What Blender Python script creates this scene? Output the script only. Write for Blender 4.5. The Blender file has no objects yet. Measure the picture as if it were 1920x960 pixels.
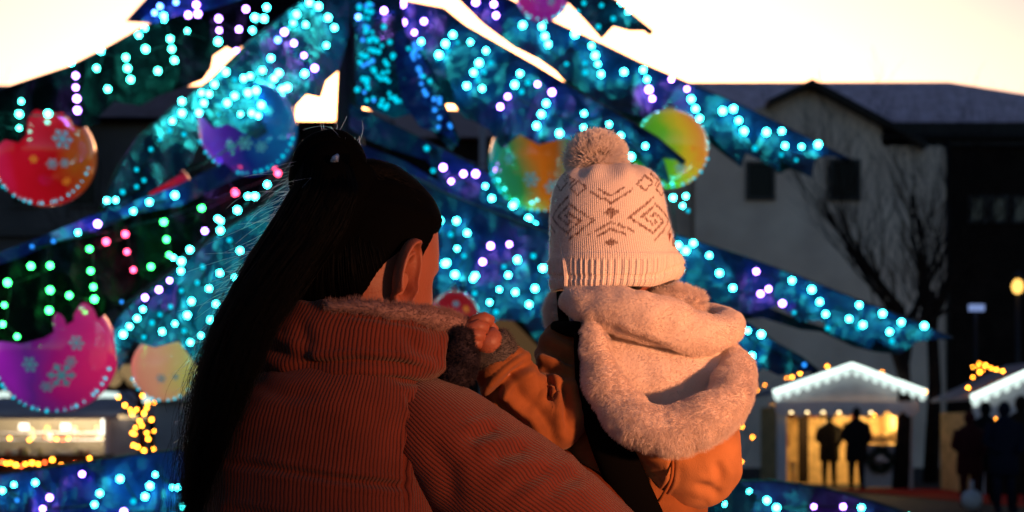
import bpy, bmesh, math, random
import numpy as np
from mathutils import Vector, Matrix, noise
from mathutils.bvhtree import BVHTree
from mathutils.geometry import delaunay_2d_cdt
random.seed(7); rng = np.random.default_rng(7)
sc = bpy.context.scene
COL = sc.collection
F = 2667.0; CX = 960.0; HY = 800.0; HC = 1.3      # focal length in photo pixels, horizon row, lens height
PI = math.pi

# ---------------------------------------------------------------- helpers
def P(x, y, Y):
    return Vector(((x - CX) / F * Y, Y, HC + (HY - y) / F * Y))
def pix(v):
    return (CX + v[0] / v[1] * F, HY - (v[2] - HC) / v[1] * F)
def smooth(a, b, x):
    t = min(1.0, max(0.0, (x - a) / (b - a))); return t * t * (3 - 2 * t)

class MB:
    def __init__(s): s.v = []; s.f = []; s.uv = []; s.mi = []; s.m = 0
    def face(s, idx, uvs=None):
        s.f.append(tuple(idx)); s.uv.append(uvs or [(0.0, 0.0)] * len(idx)); s.mi.append(s.m)
    def box(s, c, d, rz=0.0, bev=0.0):
        cx, cy, cz = c; dx, dy, dz = d[0] / 2, d[1] / 2, d[2] / 2
        n = len(s.v); ca, sa = math.cos(rz), math.sin(rz)
        for z in (-dz, dz):
            for x, y in ((-dx, -dy), (dx, -dy), (dx, dy), (-dx, dy)):
                s.v.append((cx + x * ca - y * sa, cy + x * sa + y * ca, cz + z))
        for q in ((3, 2, 1, 0), (4, 5, 6, 7), (0, 1, 5, 4), (1, 2, 6, 5), (2, 3, 7, 6), (3, 0, 4, 7)):
            s.face([n + i for i in q])
    def bar(s, p0, p1, r0, r1=None, k=8):
        r1 = r0 if r1 is None else r1
        s.poly([(p0, r0), (p1, r1)], k)
    def poly(s, pts, k=8, cap=True):
        n0 = len(s.v); m = len(pts)
        pts = [(Vector(p), r) for p, r in pts]
        nr = None
        for i, (p, r) in enumerate(pts):
            t = (pts[min(i + 1, m - 1)][0] - pts[max(i - 1, 0)][0])
            if t.length < 1e-9: t = Vector((0, 0, 1))
            t.normalize()
            if nr is None:
                nr = t.cross(Vector((0, 1, 0)))
                if nr.length < 0.1: nr = t.cross(Vector((1, 0, 0)))
            nr = (nr - t * nr.dot(t)); nr.normalize(); b = t.cross(nr)
            for j in range(k):
                a = 2 * PI * j / k
                s.v.append(tuple(p + nr * (r * math.cos(a)) + b * (r * math.sin(a))))
        for i in range(m - 1):
            for j in range(k):
                a = n0 + i * k + j; c = n0 + i * k + (j + 1) % k
                s.face((a, c, c + k, a + k))
        if cap:
            s.face([n0 + j for j in range(k)][::-1]); s.face([n0 + (m - 1) * k + j for j in range(k)])
    def ball(s, c, r, nu=16, nv=10, sq=(1, 1, 1)):
        n0 = len(s.v)
        for i in range(nv + 1):
            th = PI * i / nv
            for j in range(nu):
                a = 2 * PI * j / nu
                s.v.append((c[0] + r * sq[0] * math.sin(th) * math.cos(a), c[1] + r * sq[1] * math.sin(th) * math.sin(a), c[2] + r * sq[2] * math.cos(th)))
        for i in range(nv):
            for j in range(nu):
                a = n0 + i * nu + j; b = n0 + i * nu + (j + 1) % nu
                s.face((a, a + nu, b + nu, b))
    def tube(s, path, nr=40, ns=48, closed=False, disp=None, capr=True, pw=2.0, up=None):
        """path rows: (px, py, Y, a_px, b_px): loft of ellipses, a across the view, b in depth."""
        path = [tuple(map(float, p)) for p in path]
        A = np.array(path); m = len(A)
        def cr(t):
            if closed:
                i = int(math.floor(t)) % m; u = t - math.floor(t)
                p0, p1, p2, p3 = A[(i - 1) % m], A[i], A[(i + 1) % m], A[(i + 2) % m]
            else:
                i = min(int(t), m - 2); u = t - i
                p1, p2 = A[i], A[i + 1]
                p0 = A[i - 1] if i > 0 else 2 * p1 - p2
                p3 = A[i + 2] if i + 2 < m else 2 * p2 - p1
            return 0.5 * ((2 * p1) + (-p0 + p2) * u + (2 * p0 - 5 * p1 + 4 * p2 - p3) * u * u + (-p0 + 3 * p1 - 3 * p2 + p3) * u ** 3)
        T = m if closed else m - 1
        rows = [cr(T * i / (nr if closed else nr - 1)) for i in range(nr)]
        C = [P(r[0], r[1], r[2]) for r in rows]
        L = 0.0; n0 = len(s.v); us = []; vs = []
        for i in range(nr):
            if i: L += (C[i] - C[i - 1]).length
            vs.append(L)
        vs.append(L + ((C[0] - C[-1]).length if closed else 0))
        rm = np.mean([(r[3] + r[4]) / 2 * r[2] / F for r in rows])
        for i in range(nr):
            t = (C[(i + 1) % nr] - C[i - 1]) if closed else (C[min(i + 1, nr - 1)] - C[max(i - 1, 0)])
            t.normalize()
            if up is not None: t = Vector(up)
            vd = Vector((0, 1, 0))
            n1 = t.cross(vd)
            if n1.length < 1e-3: n1 = Vector((1, 0, 0))
            n1.normalize(); n2 = n1.cross(t); n2.normalize()
            if n2.y < 0: n2 = -n2
            k = rows[i][2] / F; a, b = max(rows[i][3], 0.01) * k, max(rows[i][4], 0.01) * k
            for j in range(ns):
                an = 2 * PI * j / ns + PI / 2      # seam on the far side
                c_, s_ = math.cos(an), math.sin(an)
                e = 2.0 / pw
                c_ = math.copysign(abs(c_) ** e, c_); s_ = math.copysign(abs(s_) ** e, s_)
                p = C[i] + n1 * (a * c_) + n2 * (b * s_)
                s.v.append(tuple(p))
        R = nr if closed else nr - 1
        q0 = n0 + (nr // 2) * ns; cu = [0.0]
        for j in range(ns): cu.append(cu[-1] + (Vector(s.v[q0 + (j + 1) % ns]) - Vector(s.v[q0 + j])).length)
        for i in range(R):
            for j in range(ns):
                i2 = (i + 1) % nr; j2 = (j + 1) % ns
                u0, u1 = cu[j], cu[j + 1]
                s.face((n0 + i * ns + j, n0 + i * ns + j2, n0 + i2 * ns + j2, n0 + i2 * ns + j), [(u0, vs[i]), (u1, vs[i]), (u1, vs[i + 1]), (u0, vs[i + 1])])
        if not closed and capr:
            s.face([n0 + j for j in range(ns)][::-1]); s.face([n0 + (nr - 1) * ns + j for j in range(ns)])
    def build(s, name, mats, parent=None, smoothf=True, disp=None, fixn=None):
        if fixn is None: fixn = smoothf and len(s.v) > 300
        me = bpy.data.meshes.new(name)
        me.from_pydata(s.v, [], s.f)
        uv = me.uv_layers.new(name='UVMap')
        flat = [c for fu in s.uv for p in fu for c in p]
        uv.data.foreach_set('uv', flat)
        mats = mats if isinstance(mats, (list, tuple)) else [mats]
        for m in mats: me.materials.append(m)
        me.polygons.foreach_set('material_index', s.mi)
        me.polygons.foreach_set('use_smooth', [smoothf] * len(s.f))
        if fixn:
            bm = bmesh.new(); bm.from_mesh(me); bmesh.ops.recalc_face_normals(bm, faces=bm.faces); bm.to_mesh(me); bm.free()
        me.update()
        if disp is not None:
            n = len(me.vertices)
            co = np.empty(n * 3); me.vertices.foreach_get('co', co); co = co.reshape(-1, 3)
            no = np.empty(n * 3); me.vertex_normals.foreach_get('vector', no); no = no.reshape(-1, 3)
            d = np.array([disp(Vector(co[i]), Vector(no[i])) for i in range(n)])
            co += no * d[:, None]
            me.vertices.foreach_set('co', co.ravel()); me.update()
        o = bpy.data.objects.new(name, me); COL.objects.link(o)
        if parent is not None: o.parent = parent; o.matrix_parent_inverse = parent.matrix_world.inverted()
        return o

def empty(name, loc=(0, 0, 0)):
    o = bpy.data.objects.new(name, None); COL.objects.link(o); o.location = loc; o.empty_display_size = 0.1
    o.matrix_world = Matrix.Translation(loc)
    return o
def tag(o, label, cat, group=None, kind=None):
    o['label'] = label
    if cat: o['category'] = cat
    if group: o['group'] = group
    if kind: o['kind'] = kind
    return o

# ---------------------------------------------------------------- materials
def mat(name, base, rough=0.6, spec=0.4, metal=0.0, emis=None, es=0.0, bump=None, vary=0.0, vscale=8.0, coat=0.0, sheen=0.0, trans=0.0, vcol=None, obj=True):
    m = bpy.data.materials.new(name); m.use_nodes = True
    nt = m.node_tree; b = nt.nodes['Principled BSDF']
    b.inputs['Base Color'].default_value = (*base, 1)
    b.inputs['Roughness'].default_value = rough; b.inputs['Specular IOR Level'].default_value = spec
    b.inputs['Metallic'].default_value = metal; b.inputs['Coat Weight'].default_value = coat
    b.inputs['Sheen Weight'].default_value = sheen
    if emis: b.inputs['Emission Color'].default_value = (*emis, 1); b.inputs['Emission Strength'].default_value = es
    tc = nt.nodes.new('ShaderNodeTexCoord')
    if vary:
        n = nt.nodes.new('ShaderNodeTexNoise'); n.inputs['Scale'].default_value = vscale; n.inputs['Detail'].default_value = 5
        nt.links.new(tc.outputs['Object'], n.inputs['Vector'])
        r = nt.nodes.new('ShaderNodeValToRGB')
        r.color_ramp.elements[0].position = 0.3; r.color_ramp.elements[1].position = 0.7
        r.color_ramp.elements[0].color = (*[c * (1 - vary) for c in base], 1); r.color_ramp.elements[1].color = (*[min(1, c * (1 + vary)) for c in base], 1)
        nt.links.new(n.outputs['Fac'], r.inputs['Fac']); nt.links.new(r.outputs['Color'], b.inputs['Base Color'])
    if bump:
        scale, dist = bump
        n = nt.nodes.new('ShaderNodeTexNoise'); n.inputs['Scale'].default_value = scale; n.inputs['Detail'].default_value = 6
        nt.links.new(tc.outputs['Object'], n.inputs['Vector'])
        bp = nt.nodes.new('ShaderNodeBump'); bp.inputs['Distance'].default_value = dist; bp.inputs['Strength'].default_value = 1
        nt.links.new(n.outputs['Fac'], bp.inputs['Height']); nt.links.new(bp.outputs['Normal'], b.inputs['Normal'])
    return m
def emit(name, col, s):
    m = bpy.data.materials.new(name); m.use_nodes = True
    nt = m.node_tree; nt.nodes.clear()
    e = nt.nodes.new('ShaderNodeEmission'); e.inputs['Color'].default_value = (*col, 1); e.inputs['Strength'].default_value = s
    o = nt.nodes.new('ShaderNodeOutputMaterial'); nt.links.new(e.outputs[0], o.inputs[0])
    return m
def corduroy(name, base, pitch=0.0051, dark=0.40):
    m = mat(name, base, 0.85, 0.15, sheen=0.15)
    nt = m.node_tree; b = nt.nodes['Principled BSDF']
    uv = nt.nodes.new('ShaderNodeTexCoord'); sp = nt.nodes.new('ShaderNodeSeparateXYZ'); nt.links.new(uv.outputs['UV'], sp.inputs[0])
    nz = nt.nodes.new('ShaderNodeTexNoise'); nz.inputs['Scale'].default_value = 60; nt.links.new(uv.outputs['UV'], nz.inputs['Vector'])
    def M(op, a, b_=None):
        n = nt.nodes.new('ShaderNodeMath'); n.operation = op
        for i, v in enumerate((a, b_)):
            if v is None: continue
            if isinstance(v, (int, float)): n.inputs[i].default_value = v
            else: nt.links.new(v, n.inputs[i])
        return n.outputs[0]
    ph = M('ADD', M('MULTIPLY', sp.outputs[0], 2 * PI / pitch), M('MULTIPLY', nz.outputs['Fac'], 3.2))
    h = M('ABSOLUTE', M('SINE', M('MULTIPLY', ph, 0.5)))
    h2 = M('POWER', h, 0.6)
    n2 = nt.nodes.new('ShaderNodeTexNoise'); n2.inputs['Scale'].default_value = 1500; n2.inputs['Detail'].default_value = 3
    nt.links.new(uv.outputs['UV'], n2.inputs['Vector'])
    n3 = nt.nodes.new('ShaderNodeTexNoise'); n3.inputs['Scale'].default_value = 22; n3.inputs['Detail'].default_value = 4
    nt.links.new(uv.outputs['UV'], n3.inputs['Vector'])
    hh = M('ADD', h2, M('MULTIPLY', n2.outputs['Fac'], 0.5))
    bp = nt.nodes.new('ShaderNodeBump'); bp.inputs['Distance'].default_value = 0.0016; nt.links.new(hh, bp.inputs['Height']); nt.links.new(bp.outputs['Normal'], b.inputs['Normal'])
    mx = nt.nodes.new('ShaderNodeMix'); mx.data_type = 'RGBA'
    mx.inputs[6].default_value = (*[c * dark for c in base], 1); mx.inputs[7].default_value = (*[c * 1.2 for c in base], 1)  # groove shade painted into the colour, mixed with random pile tone
    fac = M('MULTIPLY', h2, M('ADD', M('MULTIPLY', n3.outputs['Fac'], 0.9), M('MULTIPLY', n2.outputs['Fac'], 0.9)))
    nt.links.new(fac, mx.inputs[0]); nt.links.new(mx.outputs[2], b.inputs['Base Color'])
    return m

M = {}
M['cyan'] = emit('cyan glass glow', (0.04, 0.92, 0.88), 36)
M['teal'] = emit('aqua glass glow', (0.05, 1.0, 0.72), 28)
M['green'] = emit('green glass glow', (0.035, 1.0, 0.16), 19)
M['purple'] = emit('lavender glass glow', (0.40, 0.18, 1.0), 28)
M['pink'] = emit('pink glass glow', (1.0, 0.06, 0.16), 12)
M['blue'] = emit('blue glass glow', (0.08, 0.25, 1.0), 14)
M['dimc'] = emit('dim cyan glow', (0.0, 0.55, 0.75), 1.5)
M['dimb'] = emit('dim blue glow', (0.02, 0.25, 0.9), 1.8)
M['orange'] = emit('amber glass glow', (1.0, 0.30, 0.02), 30)
M['redo'] = emit('red amber glow', (1.0, 0.10, 0.02), 16)
M['rope'] = emit('cool white rope glow', (0.8, 1.0, 0.93), 1.05)
M['lampw'] = emit('warm white tube glow', (1.0, 0.75, 0.36), 7)
M['lampc'] = emit('white tube glow', (1.0, 0.93, 0.75), 3)
M['lampy'] = emit('yellow lantern glow', (1.0, 0.55, 0.12), 2.2)
M['lampb'] = emit('blue sign glow', (0.35, 0.5, 1.0), 0.55)
M['socket'] = mat('dark plastic socket', (0.01, 0.01, 0.012), 0.5)
M['cable'] = mat('dark cable', (0.006, 0.008, 0.01), 0.5)
M['fblack'] = mat('black tarpaulin', (0.0014, 0.002, 0.003), 0.5, 0.07, bump=(9, 0.03))
M['fnavy'] = mat('navy tarpaulin', (0.003, 0.024, 0.100), 0.34, 0.45, bump=(7, 0.05), vary=0.22, vscale=2)
M['fblue'] = mat('royal blue tarpaulin', (0.012, 0.034, 0.20), 0.34, 0.5, bump=(7, 0.05), vary=0.22, vscale=2)
M['fteal'] = mat('teal foil cloth', (0.004, 0.040, 0.092), 0.26, 0.6, bump=(8, 0.06), vary=0.3, vscale=3)
M['fcyan'] = mat('turquoise cloth', (0.006, 0.11, 0.16), 0.4, 0.5, bump=(7, 0.05), vary=0.22, vscale=2)
M['fpurp'] = mat('violet tarpaulin', (0.05, 0.014, 0.08), 0.4, 0.4, bump=(7, 0.05), vary=0.22, vscale=2)
M['steel'] = mat('dark painted steel', (0.012, 0.013, 0.02), 0.5)
M['skin'] = mat('skin', (0.29, 0.088, 0.052), 0.5, 0.35, bump=(260, 0.0006), vary=0.08, vscale=30)
M['hair'] = mat('black hair', (0.0014, 0.0013, 0.0014), 0.8, 0.02)
M['hairs'] = mat('black hair strand', (0.0012, 0.0011, 0.0012), 0.5, 0.03)
def fibre(name, base, tr, fac):
    m = mat(name, base, 0.9, 0.1); nt = m.node_tree; b = nt.nodes['Principled BSDF']; out = nt.nodes['Material Output']
    t = nt.nodes.new('ShaderNodeBsdfTranslucent'); t.inputs[0].default_value = (*tr, 1)
    mx = nt.nodes.new('ShaderNodeMixShader'); mx.inputs[0].default_value = fac
    nt.links.new(b.outputs[0], mx.inputs[1]); nt.links.new(t.outputs[0], mx.inputs[2]); nt.links.new(mx.outputs[0], out.inputs[0]); return m
def hairfib(name, col, rough=.25):
    m = bpy.data.materials.new(name); m.use_nodes = True; nt = m.node_tree; nt.nodes.clear()
    h = nt.nodes.new('ShaderNodeBsdfHairPrincipled'); h.parametrization = 'COLOR'; h.inputs['Color'].default_value = (*col, 1); h.inputs['Roughness'].default_value = rough; h.inputs['Radial Roughness'].default_value = .4
    o = nt.nodes.new('ShaderNodeOutputMaterial'); nt.links.new(h.outputs[0], o.inputs[0]); return m
M['hairw'] = hairfib('sheer flyaway hair', (.45, .42, .40))
M['hairs'] = hairfib('black hair strand', (.006, .0055, .0055), .3)
nt_ = M['hairs'].node_tree; h_ = [n for n in nt_.nodes if n.type == 'BSDF_HAIR_PRINCIPLED'][0]; o_ = [n for n in nt_.nodes if n.type == 'OUTPUT_MATERIAL'][0]
d_ = nt_.nodes.new('ShaderNodeBsdfDiffuse'); d_.inputs[0].default_value = (.0012, .0011, .0011, 1); x_ = nt_.nodes.new('ShaderNodeMixShader'); x_.inputs[0].default_value = .12
nt_.links.new(d_.outputs[0], x_.inputs[1]); nt_.links.new(h_.outputs[0], x_.inputs[2]); nt_.links.new(x_.outputs[0], o_.inputs[0])
M['hairb'] = mat('dark brown hair', (0.012, 0.006, 0.004), 0.5, 0.3)
M['cord'] = corduroy('rust corduroy', (0.150, 0.026, 0.0135))
M['fleece'] = mat('grey pink fleece', (0.26, 0.15, 0.14), 0.9, 0.1)
M['fleeced'] = mat('dark grey fleece', (0.03, 0.022, 0.03), 0.9, 0.1)
M['coat'] = mat('ochre twill', (0.27, 0.088, 0.028), 0.9, 0.05, bump=(700, 0.0008), vary=0.22, vscale=24, sheen=0.1)
M['coath'] = mat('lit ochre twill', (0.56, 0.22, 0.08), 0.9, 0.05, bump=(700, 0.0008), vary=0.15, vscale=18, sheen=0.1)  # brighter copy of the coat cloth: stronger light put into the colour
M['coats'] = mat('shaded ochre twill', (0.12, 0.026, 0.011), 0.9, 0.05, bump=(700, 0.0008), vary=0.2, vscale=20)  # darker copy of the coat cloth: shade put into the colour
M['coatd'] = mat('black coat strap and shade', (0.0025, 0.002, 0.002), 0.9, 0.03)  # strap colour, also the shade beside the hood as solid black
M['fur'] = fibre('cream plush', (0.92, 0.78, 0.69), (.95, .88, .85), .35)
M['yarn'] = fibre('cream yarn', (0.94, 0.84, 0.78), (.95, .92, .9), .35)
M['fuzz'] = hairfib('cream wool fuzz', (.92, .86, .82), .4)
M['furbase'] = mat('cream plush backing', (0.84, 0.68, 0.58), 0.95, 0.05)
M['knitg'] = mat('grey knit', (0.10, 0.085, 0.085), 0.95, 0.05, bump=(500, 0.002))
M['trouser'] = mat('dark denim', (0.012, 0.014, 0.022), 0.8, 0.1, bump=(300, 0.001))
M['boot'] = mat('black leather boot', (0.01, 0.008, 0.007), 0.4, 0.4)
M['silver'] = mat('silver glitter', (0.8, 0.8, 0.9), 0.15, 0.8, metal=1.0, bump=(400, 0.004))
for k_ in ('fnavy', 'fblue', 'fteal', 'fcyan', 'fpurp', 'fblack'):      # crinkled foil: sharp folds between soft facets
    nt_ = M[k_].node_tree; b_ = nt_.nodes['Principled BSDF']; old = b_.inputs['Normal'].links[0].from_node
    tc_ = nt_.nodes.new('ShaderNodeTexCoord'); nz_ = nt_.nodes.new('ShaderNodeTexNoise'); nz_.inputs['Scale'].default_value = 2.0
    nt_.links.new(tc_.outputs['Object'], nz_.inputs['Vector'])
    va = nt_.nodes.new('ShaderNodeVectorMath'); va.operation = 'MULTIPLY_ADD'; va.inputs[1].default_value = (.5, .5, .5)
    nt_.links.new(nz_.outputs['Color'], va.inputs[0]); nt_.links.new(tc_.outputs['Object'], va.inputs[2])
    vo_ = nt_.nodes.new('ShaderNodeTexVoronoi'); vo_.inputs['Scale'].default_value = 5.5; nt_.links.new(va.outputs[0], vo_.inputs['Vector'])
    bp_ = nt_.nodes.new('ShaderNodeBump'); bp_.inputs['Distance'].default_value = .05; bp_.inputs['Strength'].default_value = .8
    nt_.links.new(vo_.outputs['Distance'], bp_.inputs['Height']); nt_.links.new(old.outputs['Normal'], bp_.inputs['Normal']); nt_.links.new(bp_.outputs['Normal'], b_.inputs['Normal'])
b_ = M['skin'].node_tree.nodes['Principled BSDF']; b_.inputs['Subsurface Weight'].default_value = .25; b_.inputs['Subsurface Radius'].default_value = (.006, .002, .001); b_.inputs['Subsurface Scale'].default_value = 1.0
M['eye'] = mat('eye white', (0.7, 0.68, 0.65), 0.2, 0.5)

# ---------------------------------------------------------------- fur and hair as curves
def curves(name, strands, rad, m, parent, tip=0.25):
    """strands: array n x k x 3"""
    n, k, _ = strands.shape
    c = bpy.data.hair_curves.new(name)
    c.add_curves([k] * n)
    c.attributes['position'].data.foreach_set('vector', strands.astype(np.float32).ravel())
    ra = c.attributes.get('radius') or c.attributes.new('radius', 'FLOAT', 'POINT')
    prof = np.linspace(1, tip, k)
    r = (np.ones((n, 1)) * rad * prof[None, :])
    ra.data.foreach_set('value', r.astype(np.float32).ravel())
    c.materials.append(m)
    o = bpy.data.objects.new(name, c); COL.objects.link(o)
    if parent is not None: o.parent = parent; o.matrix_parent_inverse = parent.matrix_world.inverted()
    return o
def surf_samples(o, n, keep=None):
    me = o.data; me.calc_loop_triangles()
    V = np.empty(len(me.vertices) * 3); me.vertices.foreach_get('co', V); V = V.reshape(-1, 3)
    N = np.empty(len(me.vertices) * 3); me.vertex_normals.foreach_get('vector', N); N = N.reshape(-1, 3)
    T = np.empty(len(me.loop_triangles) * 3, dtype=np.int32); me.loop_triangles.foreach_get('vertices', T); T = T.reshape(-1, 3)
    a = V[T[:, 0]]; b = V[T[:, 1]]; c = V[T[:, 2]]
    ar = np.linalg.norm(np.cross(b - a, c - a), axis=1)
    cen = (a + b + c) / 3
    if keep is not None:
        ar = ar * np.array([keep(p) for p in cen], dtype=float)
    idx = rng.choice(len(T), n, p=ar / ar.sum())
    u = rng.random(n); v = rng.random(n); f = u + v > 1; u[f] = 1 - u[f]; v[f] = 1 - v[f]
    w = 1 - u - v
    p = a[idx] * w[:, None] + b[idx] * u[:, None] + c[idx] * v[:, None]
    q = N[T[idx, 0]] * w[:, None] + N[T[idx, 1]] * u[:, None] + N[T[idx, 2]] * v[:, None]
    q /= np.linalg.norm(q, axis=1)[:, None] + 1e-9
    mw = o.matrix_world
    return p, q
def fur(name, o, n, length, rad, m, grav=0.35, nz=0.6, clump=45.0, keep=None, k=4, side=(0, 0, -1), fine=0.25, jit=0.5):
    p, q = surf_samples(o, n, keep)
    cl = np.array([noise.noise_vector(Vector(x) * clump) for x in p])
    cl2 = np.array([noise.noise_vector(Vector(x) * clump * 3.1 + Vector((9, 9, 9))) for x in p])
    d = q + cl * nz + cl2 * nz * 0.6 + rng.normal(0, fine, p.shape)
    d /= np.linalg.norm(d, axis=1)[:, None] + 1e-9
    L = length * (1 - jit * rng.random(n)) * (1 + 0.5 * cl[:, 0])
    S = np.zeros((n, k, 3)); g = np.array(side, dtype=float)
    for i in range(k):
        t = i / (k - 1)
        S[:, i] = p + (d * t + g[None] * grav * t * t + cl2 * nz * 0.5 * t * t) * L[:, None]
    return curves(name, S, rad, m, o)

def crease_disp(creases, base=None):
    """creases: list of (polyline px, depth m, width px); pushes the camera side in along seams and folds"""
    cs = [([Vector((x, y, 0)) for x, y in pl], d, w) for pl, d, w in creases]
    def f(p, n):
        out = base(p, n) if base else 0.0
        if n.y < 0.35:
            x, y = pix(p); q = Vector((x, y, 0))
            for pl, d, w in cs:
                best = 1e9; tt = 0.5
                for i in range(len(pl) - 1):
                    a, b = pl[i], pl[i + 1]; ab = b - a
                    t = max(0, min(1, (q - a).dot(ab) / ab.length_squared))
                    dd = (a + ab * t - q).length
                    if dd < best: best = dd; tt = (i + t) / (len(pl) - 1)
                if best < w * 3:
                    e = min(1, 4 * min(tt, 1 - tt) + 0.25)
                    out -= d * e * math.exp(-(best / w) ** 2)
                    out += d * 0.35 * e * math.exp(-((best - 2 * w) / w) ** 2)
        return out
    return f
def wrinkle(amp, fr, amp2=0.0, fr2=1.0, st=(1, 1, 1)):
    def f(p, n):
        q = Vector((p.x * st[0], p.y * st[1], p.z * st[2]))
        return amp * noise.noise(q * fr) + amp2 * noise.noise(q * fr2 + Vector((5, 3, 1)))
    return f

# ---------------------------------------------------------------- camera, sky, light
cam = bpy.data.cameras.new('camera'); co = bpy.data.objects.new('camera', cam); COL.objects.link(co)
co.location = (0, 0, HC); co.rotation_euler = (PI / 2, 0, 0)
cam.sensor_width = 36; cam.lens = 36 * F / 1920; cam.shift_y = (HY - 480) / 1920
cam.clip_start = 0.05; cam.clip_end = 2000
cam.dof.use_dof = True; cam.dof.focus_distance = 1.93; cam.dof.aperture_fstop = 5.6
sc.camera = co
sc.view_settings.view_transform = 'Standard'; sc.view_settings.look = 'None'; sc.view_settings.exposure = 0
sc.render.engine = 'CYCLES'
cy = sc.cycles
cy.use_denoising = True; cy.max_bounces = 6; cy.diffuse_bounces = 3; cy.glossy_bounces = 3; cy.transparent_max_bounces = 6
cy.sample_clamp_indirect = 4; cy.use_adaptive_sampling = False; cy.use_light_tree = True
cy.caustics_reflective = False; cy.caustics_refractive = False

w = bpy.data.worlds.new('World'); sc.world = w; w.use_nodes = True
nt = w.node_tree; bg = nt.nodes['Background']
sky = nt.nodes.new('ShaderNodeTexSky'); sky.sky_type = 'NISHITA'; sky.sun_disc = False
sky.sun_elevation = math.radians(4.0); sky.sun_rotation = math.radians(-2); sky.altitude = 300
sky.air_density = 1.0; sky.dust_density = 2.2; sky.ozone_density = 2.0
mx = nt.nodes.new('ShaderNodeMix'); mx.data_type = 'RGBA'; mx.blend_type = 'MULTIPLY'; mx.inputs[0].default_value = 1
mx.inputs[7].default_value = (1.10, 0.90, 0.88, 1)
gm = nt.nodes.new('ShaderNodeGamma'); gm.inputs[1].default_value = 1.8      # a clear dusk: bright band, deep blue overhead
nt.links.new(sky.outputs[0], mx.inputs[6]); nt.links.new(mx.outputs[2], gm.inputs[0]); nt.links.new(gm.outputs[0], bg.inputs[0])
bg.inputs[1].default_value = 0.118

# the warm street lamp standing behind the photographer's right shoulder
ld = bpy.data.lights.new('street_lamp_light', 'SPOT'); lo = bpy.data.objects.new('street_lamp_light', ld); COL.objects.link(lo)
ld.energy = 1350; ld.color = (1.0, 0.40, 0.18); ld.spot_size = math.radians(18); ld.spot_blend = 1.0; ld.shadow_soft_size = 0.14
lo.location = (3.3, -1.25, 1.4)
tgt = P(1330, 560, 2.0)
lo.rotation_euler = (tgt - Vector(lo.location)).to_track_quat('-Z', 'Y').to_euler()
#@@PARTS
# ---------------------------------------------------------------- the square, houses, bare trees
M['asphalt'] = mat('dark asphalt', (0.03, 0.03, 0.033), 0.8, 0.3, bump=(40, 0.01), vary=0.4, vscale=3)
M['carpet'] = mat('red carpet', (0.42, 0.012, 0.012), 0.9, 0.1, bump=(200, 0.004), vary=0.25, vscale=4)
M['render'] = mat('cream render', (0.88, 0.72, 0.62), 0.9, 0.1, bump=(30, 0.01), vary=0.18, vscale=0.6)
M['rendg'] = mat('grey render', (0.12, 0.115, 0.12), 0.9, 0.1, bump=(30, 0.01), vary=0.3, vscale=0.5)
M['rooft'] = mat('slate roof', (0.85, 0.62, 0.72), 0.8, 0.2, bump=(14, 0.05), vary=0.3, vscale=2.5)
M['timber'] = mat('dark timber cladding', (0.018, 0.012, 0.010), 0.8, 0.1, bump=(20, 0.01), vary=0.4, vscale=2)
M['fascia'] = mat('black fascia board', (0.008, 0.008, 0.01), 0.6)
M['glassd'] = mat('dark window glass', (0.004, 0.006, 0.008), 0.25, 0.15)
M['glassp'] = mat('net curtained window glass', (0.11, 0.10, 0.085), 0.2, 0.5, vary=0.5, vscale=3)
M['wframe'] = mat('grey window frame', (0.05, 0.05, 0.055), 0.5)
M['bark'] = mat('dark bark', (0.022, 0.016, 0.015), 0.9, 0.1, bump=(40, 0.02), vary=0.4, vscale=6)
M['white'] = mat('white painted board', (0.60, 0.59, 0.64), 0.6, 0.3, vary=0.1, vscale=3)
M['greyp'] = mat('grey canvas roof', (0.32, 0.32, 0.37), 0.7, 0.2, vary=0.15, vscale=2)
M['cream'] = mat('beige awning canvas', (0.62, 0.42, 0.20), 0.8, 0.1, emis=(0.9, 0.55, 0.22), es=0.28, vary=0.15, vscale=3)  # light on the canvas put in as a glow of its own
M['wood'] = mat('warm pine lining', (0.62, 0.45, 0.22), 0.7, 0.2, vary=0.3, vscale=5)
M['dark'] = mat('dark winter clothes', (0.008, 0.008, 0.010), 0.8, 0.1)
M['darkr'] = mat('dark red winter coat', (0.06, 0.01, 0.012), 0.8, 0.1)
M['fir'] = mat('fir wreath green', (0.012, 0.03, 0.015), 0.8, 0.1)
M['goods'] = mat('mixed packaged goods', (0.5, 0.33, 0.15), 0.5, 0.4, vary=0.8, vscale=14)
M['red'] = mat('red enamel', (0.5, 0.02, 0.02), 0.4)

g = MB(); R_ = 900
g.v += [(-R_, -R_, 0), (R_, -R_, 0), (R_, R_, 0), (-R_, R_, 0)]; g.face((0, 1, 2, 3))
tag(g.build('ground', M['asphalt'], smoothf=False), 'dark asphalt of the market square', None, kind='structure')
g = MB()
a = [P(1640, 925, 24.5), P(1870, 925, 24.5), P(1905, 930, 33), P(1560, 930, 33)]
xs = [(9.2, 25.2), (12.2, 25.2), (11.2, 29.4), (7.6, 29.4)]
for i in range(13):
    t = i / 12
    for j in range(9):
        s = j / 8
        x = (xs[0][0] * (1 - s) + xs[1][0] * s) * (1 - t) + (xs[3][0] * (1 - s) + xs[2][0] * s) * t
        y = 22.5 * (1 - t) + 29.2 * t
        g.v.append((x - 1.0, y, 0.006 + 0.01 * noise.noise(Vector((x, y, 0))) + 0.012))
for i in range(12):
    for j in range(8):
        q = i * 9 + j; g.face((q, q + 1, q + 10, q + 9))
tag(g.build('carpet', M['carpet']), 'red carpet laid on the ground before the white stall', 'carpet')

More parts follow.
